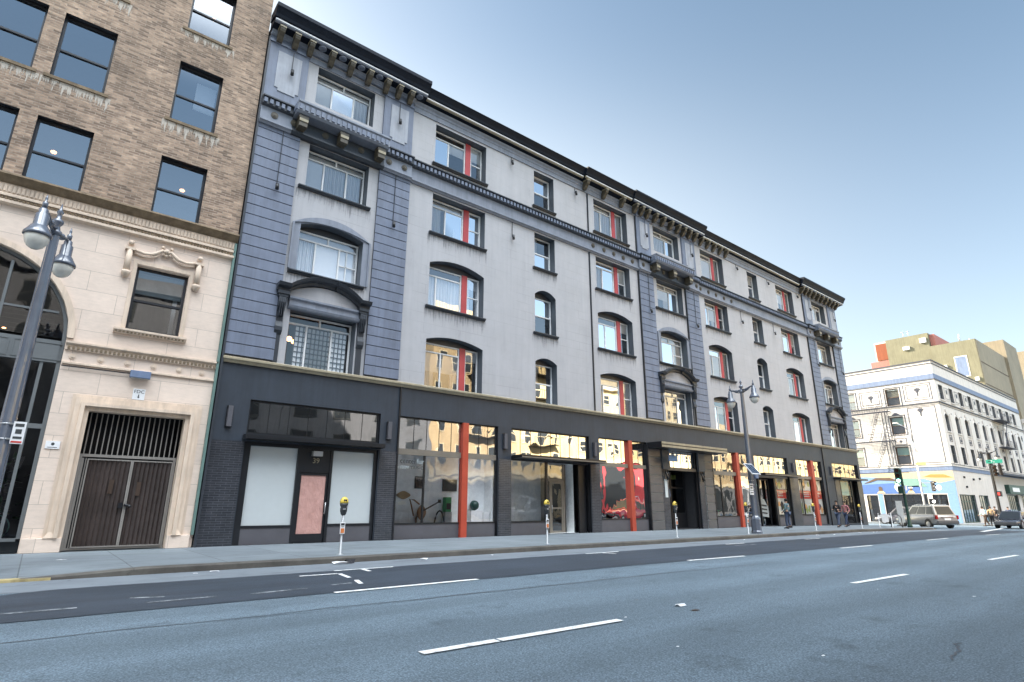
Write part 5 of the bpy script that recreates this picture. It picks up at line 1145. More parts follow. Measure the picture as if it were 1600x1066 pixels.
o = block('orange_building', 'orange and white rendered building with roof antennas behind the cream corner building', [('main_block','cream',(140,175,21.5,45,-.5,31.0)),('orange_wall','orange',(139.9,150,21.6,23.9,32.4,36.1)),('penthouse','cream',(140.2,160,21.45,24.2,31.01,36.5)),('pink_wall','pink',(139.85,150,21.55,25.3,30.3,32.2))], (140,33,-.5))
m = MB()
for y in (17.6,18.6): m.tube([(141,y,36.2),(141,y,38.2)], .05, 5); m.tube([(141,y-.3,38),(141,y+.3,38)], .05, 5)
m.build('roof_antenna', 'steel', o)
o = block('tan_building', 'tan brick slab building with pale bands at the far right edge, farther along the street', [('main_block','tan',(196,240,1.0,20,-.5,41)),('corner_pier','pink',(195.5,196.4,.6,3,-.5,38))], (196,1,-.5))
for z in (28,32,36): m = MB(); m.T = lambda u, d, v: (196+d, u, v); m.box(1.2, 3, -.6, 0, z, z+1.5); m.build('window', 'mwhite', o)
o = block('pale_building', 'low pale stone building continuing the street beyond the cream corner building', [('main_block','cream',(123.2,165,-.4,13,-.5,15.2)),('cornice','cream',(123.1,165,-.8,-.41,14.5,15.2)),('shop_canopy','white_line',(124,150,-1.4,-.41,4.6,4.9))], (123.2,-.4,-.5))
for k in range(8):
    for z in (5.8,9.6,12.3): m = MB(); m.box(125+4*k, 126.6+4*k, -.45, -.402, z, z+1.9); m.build('window', 'dkslat', o)
# ------------------------------------------------------------------ our side of the street, seen only in the glass
def opposite(x0, x1, h, mat, label, base, cols, rows, fe=False, emat='ocream', bz=4.4, fcol='ocream'):
    e = empty('street_building', (x0,-26,0), label, 'building', 'buildings across the street')
    T = lambda u, d, v: (u, -26-d, v); m = MB(T); m.box(x0, x1-.05, 0, 12, bz, h); m.build('wall', mat, e)
    m = MB(T); m.box(x0, x1-.05, .02, 11.9, 0, bz-.01); m.build('shopfront', base, e); m = MB(T); m.box(x0, x1-.06, -.5, 0, h-.7, h+.2); m.build('cornice', emat, e); m = MB(T); m.box(x0, x1-.06, -.2, 0, bz-.3, bz+.2); m.build('fascia', emat, e)
    f0 = None; dz = (h-1.2-bz)/rows; dx = (x1-x0)/cols
    m = MB(T); w_ = min(1.5, dx*.45); m.box(-w_/2, w_/2, -.08, .0, 0, dz*.6); f0 = MB(); f0.v = [(a, b+26, c) for a, b, c in m.v]; f0.f = m.f; f0.sm = m.sm; fr = f0.build('window', fcol, e)
    m = MB(T); m.box(-w_/2+.1, w_/2-.1, -.1, -.085, .1, dz*.3-.05); m.box(-w_/2+.1, w_/2-.1, -.1, -.085, dz*.3+.05, dz*.6-.1); g = MB(); g.v = [(a, b+26, c) for a, b, c in m.v]; g.f = m.f; g.sm = m.sm; pn = g.build('pane', 'dkslat', fr)
    fr.data.transform(Matrix.Translation(e.location)); pn.data.transform(Matrix.Translation(e.location)); first = True
    for i in range(cols):
        for j in range(rows):
            c = fr if first else copy_tree(fr, e); first = False; c.location = (dx*(i+.5), 0, bz+.7+j*dz)
    for k in range(cols//2): m = MB(T); a = x0+dx*(2*k+.15); m.box(a, a+dx*1.6, -.02, .019, .4, bz-.9); m.build('shop_pane', 'dkslat', e)
    if fe:
        m = MB(T)
        for j in range(1, rows):
            z = bz+.4+j*dz; a = x0+dx*1.6; m.box(a, a+dx*2, -1.1, 0, z, z+.06); m.box(a, a+dx*2, -1.1, -1.05, z+.9, z+.95)
            for k in range(12): m.box(a+dx*2*k/12, a+dx*2*k/12+.03, -1.1, -1.07, z, z+.9)
        m.build('fire_escape', 'black', e)
    return e
opposite(-60, 14, 17, 'odark', 'grey shaded terrace facing the brick building, seen only in the shop glass', 'odark', 16, 4, emat='odark', fcol='inkgrey')
opposite(14, 27.9, 12, 'odark', 'low dark garage across the street seen in the papered shop transom', 'odark', 4, 2, emat='inkgrey', fcol='inkgrey')
opposite(27.9, 36.5, 21, 'obrick', 'tan brick apartment house with a fire escape, mirrored in the gallery window', 'ocream', 4, 5, True)
opposite(36.5, 47, 19, 'oyellow', 'yellow rendered walk-up mirrored in the glazed entrance', 'ocream', 5, 5, True)
opposite(47, 60, 16, 'oyellow', 'yellow building with a red painted shopfront, mirrored in the middle shop window', 'ored', 5, 4, bz=6.6)
opposite(60, 74, 19, 'ocream', 'tall cream block with a grid of windows mirrored in the first floor glass', 'odark', 9, 7)
opposite(74, 92, 13, 'obrick', 'long tan brick building mirrored in the right-hand shops', 'odark', 7, 3, True)
opposite(92, 125, 12, 'oyellow', 'yellow corner block mirrored in the corner shop glass', 'ocream', 10, 3)
# ------------------------------------------------------------------ street furniture
def cyl_y(mb, cx, cy, cz, r, h, n=18, prof=None):     # disc stack about the y axis
    prof = prof or [(r,-h/2),(r,h/2)]
    mb.loft([[(cx+rr*math.cos(2*PI*k/n), cy+yy, cz+rr*math.sin(2*PI*k/n)) for k in range(n)] for rr, yy in prof], True, True, False)
LG = 'twin-globe street lamps'
def street_lamp(loc, label, post='lampblack'):
    o = empty('street_lamp', (0,0,0), label, 'street lamp', LG); m = MB()
    m.lathe([(.26,0),(.26,.10),(.235,.14),(.225,.62),(.24,.66),(.20,.76),(.15,.84)], n=8, smooth=False); m.build('base', post, o, bevel=.008)
    m = MB(); rings = []
    for z, r in ((.80,.155),(1.2,.145),(4,.125),(7.0,.09)):
        rings.append([((r*(1 if k % 2 else .86))*math.cos(2*PI*k/16), (r*(1 if k % 2 else .86))*math.sin(2*PI*k/16), z) for k in range(16)])
    m.loft(rings); m.build('pole', post, o)
    m = MB(); m.lathe([(.078,6.95),(.12,7.0),(.12,7.06),(.08,7.1),(.06,7.2),(.11,7.27),(.11,7.32),(.05,7.38),(.045,7.48),(.07,7.53),(.03,7.6),(.006,7.75)], n=10); m.build('finial', post, o)
    for s in (1,-1):
        m = MB(); m.tube([(0,0,7.12),(0,.35*s,7.10),(0,.6*s,7.18),(0,.82*s,7.22)], [.055,.05,.045,.04], 7); m.tube([(0,.1*s,6.98),(0,.4*s,7.06),(0,.55*s,7.14)], .03, 6); m.ball((0,.36*s,7.11), .075); m.lathe([(.05,.0),(.055,.12),(.02,.16),(.03,.22),(.005,.32)], (0,.82*s,7.22), 8); a = m.build('arm', post, o)
        m = MB(); m.lathe([(.05,7.22),(.085,7.18),(.085,7.1),(.12,7.06),(.125,6.82),(.16,6.78),(.20,6.70),(.25,6.62),(.25,6.58),(.235,6.57)], (0,.82*s,0), 16); sh = m.build('lamp_hood', post, a)
        m = MB(); m.lathe([(.215,6.57),(.215,6.52),(.19,6.43),(.145,6.35),(.08,6.30),(.01,6.285)], (0,.82*s,0), 16); m.build('globe', 'globe', a)
    o.location = loc; o.rotation_euler = (0,0,-.29); return o
street_lamp((-.70,-5.2,0), 'tall black twin-globe street lamp at the left edge in front of the arched window'); street_lamp((27.75,-5.2,0), 'black twin-globe street lamp with a solar panel by the wide shop entrance'); street_lamp((75.9,-4.8,-.38), 'distant black twin-globe street lamp on the far corner of the crossing', 'black')
def sign_plate(name, label, cat, build):
    pass
def parking_sign():
    o = empty('parking_sign', (-.52,-5.2,2.38), 'small white parking notice strapped to the left street lamp', 'sign'); m = MB(); m.box(-.60,-.40,-5.36,-5.345,2.40,2.84); m.build('plate', 'signw', o)
    m = MB(); m.box(-.57,-.43,-5.365,-5.361,2.74,2.80); m.box(-.55,-.45,-5.365,-5.361,2.60,2.69); m.box(-.57,-.43,-5.365,-5.361,2.50,2.545); m.build('print', 'inkgrey', o)
    m = MB(); m.box(-.585,-.415,-5.364,-5.361,2.42,2.455); m.build('red_print', 'inkred', o)
    m = MB()
    for z in (2.48,2.78): m.lathe([(.125,z),(.135,z+.005),(.135,z+.025),(.125,z+.03)], (-.70,-5.2,0), 14); m.box(-.66,-.5,-5.344,-5.32,z,z+.03)
    m.build('strap', 'steel', o)
parking_sign()
def solar():
    o = empty('solar_panel', (27.5,-5.3,2.9), 'small tilted solar panel with a white frame clamped to the middle street lamp', 'solar panel')
    def q(x, t): return (x, -5.75+.42*t, 2.80+.52*t)     # panel leaning back towards the post
    m = MB(); x0, x1 = 26.95, 27.72
    m.loft([[q(x0,0),q(x1,0),q(x1,1),q(x0,1)], [(a,b+.03,c-.03) for a,b,c in (q(x0,0),q(x1,0),q(x1,1),q(x0,1))]]); m.build('panel_frame', 'signw', o)
    m = MB(); n = Vector((0,-.52,.42)).normalized()*.006
    for i in range(4): a = x0+.035+(x1-x0-.07)*i/4; b = x0+.035+(x1-x0-.07)*(i+1)/4-.012; m.face([tuple(Vector(q(*p))+n) for p in ((a,.06),(b,.06),(b,.94),(a,.94))])
    m.build('cells', 'solar', o); m = MB(); m.tube([(27.4,-5.5,2.98),(27.7,-5.25,2.9)], .03, 6); m.build('bracket', 'steel', o)
    o = empty('control_box', (28.05,-5.2,2.6), 'pale blue-grey control box strapped to the middle street lamp', 'box'); m = MB(); m.box(27.9,28.2,-5.36,-5.1,2.62,3.02); m.build('housing', 'bluegrey', o, bevel=.015); m = MB(); m.box(27.86,27.9,-5.26,-5.16,2.7,2.95); m.build('bracket', 'steel', o); m = MB(); m.box(27.92,28.18,-5.375,-5.361,2.64,3.0); m.build('door', 'bluegrey', o)
    o = empty('street_sign', (27.5,-5.3,1.9), 'pair of small white notices strapped below the solar panel', 'sign'); m = MB(); m.box(27.28,27.6,-5.34,-5.325,2.04,2.36); m.build('plate', 'signw', o); m = MB(); m.box(27.28,27.6,-5.34,-5.325,1.82,2.02); m.build('plate', 'signw', o); m = MB(); m.box(27.32,27.56,-5.345,-5.341,2.24,2.30); m.box(27.32,27.52,-5.345,-5.341,2.12,2.18); m.box(27.32,27.56,-5.345,-5.341,1.9,1.94); m.build('print', 'inkgrey', o)
    m = MB()
    for z in (1.9,2.1,2.3,2.5): m.lathe([(.12,z),(.128,z+.004),(.128,z+.022),(.12,z+.026)], (27.75,-5.2,0), 14)
    m.build('strap', 'steel', o)
solar()
def meter():
    o = empty('parking_meter', (0,0,0), '', 'parking meter', 'parking meters along the kerb')
    m = MB(); m.lathe([(.085,0),(.085,.012),(.03,.02),(.028,1.0)], n=10); m.build('post', 'steel', o)
    m = MB(); m.box(-.075,.055,-.050,-.034,.52,.82); st = m.build('rate_plate', 'signw', o); m = MB(); m.box(-.06,.04,-.055,-.051,.54,.66); m.build('plate_band', 'orangeink', st); m = MB(); m.box(-.06,.04,-.055,-.051,.73,.79); m.box(-.05,.03,-.055,-.051,.69,.705); m.build('plate_print', 'ink', st)
    m = MB(); m.loft([[(w*math.cos(2*PI*k/12), .62*w*math.sin(2*PI*k/12), z) for k in range(12)] for z, w in ((.98,.035),(1.02,.075),(1.10,.10),(1.17,.10),(1.20,.085),(1.24,.11),(1.30,.122))], True, True, True); m.build('head', 'meterg', o)
    m = MB(); m.loft([[(w*math.cos(2*PI*k/12), .62*w*math.sin(2*PI*k/12), z) for k in range(12)] for z, w in ((1.301,.125),(1.35,.122),(1.41,.10),(1.45,.06),(1.47,.015))], True, True, True); m.build('dome', 'meteryel', o)
    m = MB(); m.box(-.04,.045,-.072,-.05,1.345,1.40); m.build('display', 'solar', o); m = MB(); m.box(-.045,.02,-.078,-.06,1.13,1.17); m.box(.06,.1,-.05,-.03,1.19,1.24); m.build('coin_plate', 'steel', o)
    return o
m0 = meter(); first = True
for x, l in ((6.52,'yellow-domed parking meter in front of the papered windows of shop 39'),(13.9,'yellow-domed parking meter in front of the glazed entrance with the flat canopy'),(21.27,'yellow-domed parking meter in front of the tiled main entrance with the large canopy'),(26.95,'yellow-domed parking meter beside the lamp with the solar panel'),(34.07,'yellow-domed parking meter in front of the red banners in the shop window'),(40.34,'yellow-domed parking meter nearest the corner, by the two walkers')):
    o = m0 if first else copy_tree(m0); first = False; o.location = (x,-5.2,gz(x)); o['label'] = l
def signal_head(mb_col, o, x, y, z, ang, lit=None, n=3):
    """housing with n lenses; ang = direction it faces, from +x"""
    c, s = math.cos(ang), math.sin(ang); T = lambda u, d, v: (x+u*-s+d*c, y+u*c+d*s, z+v)
    m = MB(T); m.box(-.17,.17,-.12,.08,0,.36*n); h = m.build('signal_housing', mb_col, o)
    for k in range(n):
        m = MB(T); m.v = []; R = .125
        m.loft([[(R*math.cos(2*PI*i/12), d, .18+.36*(n-1-k)+R*math.sin(2*PI*i/12)) for i in range(12)] for d in (.081,.10)]); m.build('lens', 'greenlit' if lit == k else 'lensd', h)
        m = MB(T); m.loft([[(.15*math.cos(t), d, .18+.36*(n-1-k)+.15*math.sin(t)) for t in [PI*i/8 for i in range(9)]]+[(.165*math.cos(t), d, .18+.36*(n-1-k)+.165*math.sin(t)) for t in [PI*(8-i)/8 for i in range(9)]] for d in (.08,.28)]); m.build('visor', mb_col, h)
    return h
def traffic():
    x, y = 49.3, -5.0; g = gz(x)
    o = empty('traffic_signal', (x,y,g), 'dark green traffic signal on a short pole showing green, at the kerb corner', 'traffic light'); m = MB(); m.lathe([(.17,0),(.17,.12),(.12,.2),(.095,.9),(.085,4.0),(.09,4.05),(.02,4.12)], (x,y,g), 12); m.build('pole', 'dgreen', o)
    signal_head('dgreen', o, x-.32, y+.12, 2.95, math.radians(200), 2); m = MB(); m.box(x-.2,x,y+.05,y+.1,3.1,3.15); m.box(x-.2,x,y+.05,y+.1,3.8,3.85); m.build('bracket', 'dgreen', o)
    m = MB(); m.box(x-.35,x-.05,y-.1,y+.25,2.2,2.75); m.build('crossing_box', 'dgreen', o); m = MB(); m.box(x-.05,x+.3,y-.16,y-.14,2.45,2.8); m.build('notice_plate', 'signw', o)
    x, y, g = 78.3, 2.3, -.42
    o = empty('traffic_signal', (x,y,g), 'slim grey mast with a curved lamp arm and side-on traffic signal by the mural', 'traffic light'); m = MB(); m.lathe([(.14,0),(.11,1),(.08,9.0)], (x,y,g), 10); m.tube([(x,y,8.5),(x,y+.05,9.4),(x-.3,y+.5,10.4),(x-.8,y+1.1,10.8)], .05, 7); m.build('mast', 'steel', o); m = MB(); m.box(x-1.3,x-.6,y+.9,y+1.3,10.72,10.85); m.build('lamp_head', 'globe', o)
    m = MB(); m.box(x-.1,x-.06,y-.9,y+.1,5.95,6.25); m.build('street_name_plate', 'postery', o); signal_head('black', o, x-.3, y-1.25, 3.0, math.radians(250)); m = MB(); m.box(x-.3,x-.05,y-1.2,y,3.9,3.98); m.box(x-.35,x-.3,y-1.9,y+.6,2.9,4.3) if False else None; m.build('signal_arm', 'steel', o)
    m = MB(); m.box(x-.35,x-.05,y-1.5,y-.6,1.6,2.2); pb = m.build('crossing_box', 'black', o); m = MB(); m.T = lambda u, d, v: (x-.36+d, y-1.05+u, 1.9+v); m.loft([[(.16*math.cos(2*PI*i/10), d, .16*math.sin(2*PI*i/10)) for i in range(10)] for d in (-.01,.005)]); m.build('walk_symbol', 'whitelit', pb)
    m = MB(); m.ball((x-.3,y-1.75,3.4), .26); m.build('lit_globe', 'whitelit', o)
    x, y, g = 75.7, -5.1, -.4
    o = empty('traffic_signal', (x,y,g), 'dark traffic signal with three lenses hung on the distant twin-globe lamp post', 'traffic light'); signal_head('black', o, x-.4, y-.1, 4.35, math.radians(215)); signal_head('black', o, x+.35, y-.45, 4.4, math.radians(300)); m = MB(); m.box(x-.3,x+.3,y-.1,y+.3,4.6,4.66); m.box(x-.3,x+.3,y-.1,y+.3,5.2,5.26); m.build('bracket', 'black', o); m = MB(); m.box(x-.75,x-.35,y-.3,y+.1,2.35,2.85); pb = m.build('crossing_box', 'black', o); m = MB(); m.box(x-.76,x-.751,y-.2,y,2.45,2.75); m.build('hand_symbol', 'inkred', pb)
    o = empty('street_name_sign', (x,y,5.8), 'long green street name sign on the distant twin-globe lamp post', 'sign'); T = lambda u, d, v: (x-.25+.10*u, y-u*1.0-.2, v); m = MB(T); m.box(-1.55,1.5,-.02,.02,0,0)
    m = MB(); m.T = lambda u, d, v: (x-.2+d+u*-.20, y-.05-u, v); m.box(-.55,.85,-.02,.02,5.62,5.98); m.build('sign_blade', 'sgreen', o)
    R = Matrix.Translation((x-.25,y-.2,5.79)) @ Matrix.Rotation(-PI/2+.2, 4, 'Z') @ Matrix.Rotation(PI/2, 4, 'X')
    text('sign_lettering', 'Turk', .3, 'signw', o, R, .004); m = MB(); m.box(x-.2,x+.2,y+.1,y+.3,5.8,5.86); m.build('bracket', 'black', o)
traffic()
def corner_bits():
    x, y = 46.9, -4.3; g = gz(x)
    o = empty('sandwich_board', (x,y,g), 'white A-frame sandwich board with a shirt shape on it near the corner', 'sign')
    T = lambda u, d, v: (x+u*.35-d*.94, y-u*.94-d*.35, g+v)
    for s in (1,-1):
        m = MB(T)
        for u in (-.38,.38): m.loft([[(u-.02,s*.30,0),(u+.02,s*.30,0),(u+.02,s*.27,0),(u-.02,s*.27,0)],[(u-.02,s*.05,.95),(u+.02,s*.05,.95),(u+.02,s*.02,.95),(u-.02,s*.02,.95)]])
        m.box(-.36,.36,s*.12-.01,s*.12+.01,.62,.65); m.build('board_frame', 'white', o)
    m = MB(T); m.extr([(-.2,.35),(.2,.35),(.2,.72),(.33,.66),(.36,.78),(.12,.9),(-.12,.9),(-.36,.78),(-.33,.66),(-.2,.72)], .15, .17); m.extr([(-.2,.35),(.2,.35),(.2,.72),(.33,.66),(.36,.78),(.12,.9),(-.12,.9),(-.36,.78),(-.33,.66),(-.2,.72)], -.2, -.18); m.build('shirt_panel', 'signw', o)
    x, y = 48.0, -4.6; g = gz(x)
    o = empty('bike_rack', (x,y,g), 'black hooped bicycle rack beside the sandwich board', 'bike rack'); m = MB(); T = [(x-.3*0+.33*math.cos(t)*.35, y-.33*math.cos(t)*.94, g+.55+.33*math.sin(t)) for t in [PI*i/10 for i in range(11)]]; m.tube([(T[0][0],T[0][1],g)]+T+[(T[-1][0],T[-1][1],g)], .026, 7); m.build('hoop', 'black', o)
    m = MB(); 
    for p in (T[0],T[-1]): m.lathe([(.07,0),(.07,.012)], (p[0],p[1],g), 10)
    m.build('foot_plate', 'black', o)
    x, y = 54.6, -2.6; g = gz(x)
    o = empty('feather_banner', (x,y,g), 'narrow white banner standing on a base at the hotel corner', 'banner'); m = MB(); m.lathe([(.2,0),(.2,.04),(.03,.06)], (x,y,g), 12); m.build('base', 'black', o); m = MB(); m.tube([(x,y,g+.04),(x,y,g+1.95)], .015, 6); m.build('pole', 'steel', o); m = MB(); m.box(x-.02,x+.005,y-.45,y-.01,g+.25,g+1.93); m.build('banner_cloth', 'mwhite', o)
corner_bits()
# ------------------------------------------------------------------ cars
def car(loc, rz, label, paintm, L=4.6, W=1.8, H=1.7, van=True):
    o = empty('parked_car' if False else 'car', (0,0,0), label, 'car'); hw = W/2; belt = H*.58; zb = .24
    m = MB()
    if van: st = [(0,.55,.80*belt,.86),(.03,.35,belt*.97,.95),(.35,.24,belt,1.0),(L*.6,.24,belt,1.0),(L*.72,.24,belt*.96,1.0),(L*.9,.26,belt*.82,.97),(L*.985,.34,belt*.70,.88),(L,.42,belt*.58,.80)]
    else: st = [(0,.5,.78*belt,.84),(.04,.34,belt*.92,.92),(.5,.24,belt*.97,.99),(L*.6,.24,belt,1.0),(L*.72,.24,belt*.94,1.0),(L*.9,.26,belt*.82,.97),(L*.985,.34,belt*.72,.88),(L,.42,belt*.6,.8)]
    rings = []
    for x, b, t, k in st: w = hw*k; rings.append([(x,-w*.90,b),(x,-w,b+(t-b)*.25),(x,-w*1.0,b+(t-b)*.62),(x,-w*.95,t-.03),(x,-w*.88,t),(x,w*.88,t),(x,w*.95,t-.03),(x,w,b+(t-b)*.62),(x,w,b+(t-b)*.25),(x,w*.90,b)])
    m.loft(rings, True, True, True); m.build('body', paintm, o)
    gh = [(.10,.02) if van else (.62,0),(.42,H) if van else (1.25,H),(L*.50,H+.01),(L*.60,H-.03)]
    xr0, xr1 = (.06,.40) if van else (.55,1.2); xf1, xf0 = L*.56, L*.73
    gb, gt = hw*.90, hw*.74; A = [(xr0,-gb,belt-.02),(xf0,-gb,belt-.04),(xf0,gb,belt-.04),(xr0,gb,belt-.02)]; B = [(xr1,-gt,H),(xf1,-gt,H),(xf1,gt,H),(xr1,gt,H)]; C = [(xr1+.1,-gt*.8,H+.03),(xf1-.12,-gt*.8,H+.03),(xf1-.12,gt*.8,H+.03),(xr1+.1,gt*.8,H+.03)]
    m = MB(); m.loft([A,B,C], True, True, False); rf = m.build('cabin', paintm, o, bevel=.03)
    def lerp(a, b, t): return tuple(a[i]+(b[i]-a[i])*t for i in range(3))
    def quad(p, q, r, s, a0, a1, b0, b1, off): # bilinear patch
        f = lambda u, v: tuple(Vector(lerp(lerp(p,q,u), lerp(s,r,u), v))+Vector(off)); return [f(a0,b0),f(a1,b0),f(a1,b1),f(a0,b1)]
    for s, (p, q, r, t) in ((-1,(A[0],A[1],B[1],B[0])),(1,(A[3],A[2],B[2],B[3]))):
        for u0, u1 in ((.06,.30),(.33,.62),(.65,.93)) if van else ((.10,.46),(.5,.92)):
            m = MB(); m.face(quad(p,q,r,t,u0,u1,.12,.86,(0,s*.012,.004))); m.build('side_window', 'glassC' if False else 'dkslat', o)
    m = MB(); m.face(quad(A[3],A[0],B[0],B[3],.08,.92,.10,.88,(-.014,0,.004))); m.build('rear_window', 'dkslat', o)
    m = MB(); m.face(quad(A[1],A[2],B[2],B[1],.06,.94,.08,.92,(.014,0,.006))); m.build('windscreen', 'dkslat', o)
    m = MB(); m.box(-.09,.25,-hw*.94,hw*.94,.36,.60); m.build('rear_bumper', 'bumper', o, bevel=.04); m = MB(); m.box(L-.2,L+.06,-hw*.86,hw*.86,.34,.58); m.build('front_bumper', 'bumper', o, bevel=.04)
    for s in (-1,1):
        m = MB(); m.box(-.02,.14,s*hw*.92-.11,s*hw*.92+.06,belt*.70,belt*.99); m.build('tail_light', 'taill', o, bevel=.015); m = MB(); m.box(L-.16,L+.005,s*hw*.66-.17,s*hw*.66+.17,belt*.56,belt*.68); m.build('headlight', 'globe', o, bevel=.02)
        m = MB(); m.box(L*.66,L*.70,s*hw*.95-.0 if s > 0 else -hw*.95-.2,s*hw*.95+.2 if s > 0 else -hw*.95,belt-.02,belt+.13); m.build('wing_mirror', paintm, o, bevel=.02)
        for x in (L*.19, L*.81):
            m = MB(); cyl_y(m, x, s*(hw-.10), .32, .32, .2, 20, [(.26,-.11),(.32,-.08),(.32,.08),(.26,.11)]); w = m.build('wheel', 'tyre', o); m = MB(); cyl_y(m, x, s*(hw+.012), .32, .21, .03, 12, [(.21,-.015),(.21,.012),(.08,.02)]); m.build('rim', 'alloy', w)
            m = MB(); cyl_y(m, x, s*(hw-.06), .36, .38, .13, 20); m.build('wheel_arch', 'black', o)
    m = MB(); m.box(-.045,.06,-.26,.26,belt*.62,belt*.62+.16); m.build('number_plate', 'signw', o); m = MB(); m.box(-.03,.05,-hw*.55,hw*.55,belt*.84,belt*.88); m.build('tailgate_trim', 'chrome', o)
    if van:
        m = MB()
        for s in (-1,1): m.tube([(.6,s*gt*.85,H+.02),(.7,s*gt*.85,H+.08),(L*.48,s*gt*.85,H+.08),(L*.51,s*gt*.85,H+.02)], .02, 6)
        m.build('roof_rail', 'chrome', o)
    o.location = loc; o.rotation_euler = (0,0,rz); return o
hd = math.atan2(.812,.583)
car((55.95,-5.55,gz(56)-.15), hd, 'champagne silver minivan turning the corner, seen from behind', 'carsilver', 4.7, 1.85, 1.75)
car((74.9,1.1,gz(75)-.15), PI/2, 'dark grey parked car in front of the blue mural wall', 'cargrey', 5.0, 1.85, 1.75)
car((66.6,-8.1,gz(66)-.15), PI*.98, 'blue-black car waiting behind the crossing pedestrians', 'carblack', 4.5, 1.75, 1.4, False)
car((70.2,-10.3,gz(68)-.15), PI, 'maroon car cut off by the right edge of the picture', 'carred', 4.6, 1.8, 1.5, False)
car((35.6,-18.6,-.15), PI, 'white van parked on the near side, seen only mirrored in the glazed entrance', 'signw', 4.9, 1.9, 2.0)
car((42.3,-18.6,-.15), PI, 'dark grey saloon parked on the near side, mirrored in the shop glass', 'cargrey', 4.4, 1.75, 1.42, False)
car((49.5,-18.6,-.2), PI, 'red van parked on the near side, mirrored in the middle shop window', 'carred2', 4.9, 1.9, 2.1)
car((57.0,-18.6,-.3), PI, 'silver saloon parked on the near side, mirrored right of the main entrance', 'carsilver', 4.4, 1.75, 1.42, False)
# ------------------------------------------------------------------ people
def skin_obj(name, verts, edges, rad, mat, parent, sub=1, root=0):
    me = bpy.data.meshes.new('tmp'); me.from_pydata(verts, edges, []); o = bpy.data.objects.new('tmp', me); COL.objects.link(o)
    md = o.modifiers.new('skin', 'SKIN'); sv = me.skin_vertices[0].data
    for i, r in enumerate(rad): sv[i].radius = (r, r) if not isinstance(r, tuple) else r
    sv[root].use_root = True
    if sub: s = o.modifiers.new('sub', 'SUBSURF'); s.levels = sub; s.render_levels = sub
    bpy.context.view_layer.update(); nm = bpy.data.meshes.new_from_object(o.evaluated_get(bpy.context.evaluated_depsgraph_get()))
    bpy.data.objects.remove(o); nm.name = name; r = bpy.data.objects.new(name, nm); COL.objects.link(r); r.parent = parent
    nm.materials.clear(); nm.materials.append(M[mat])
    for p in nm.polygons: p.use_smooth = True
    return r
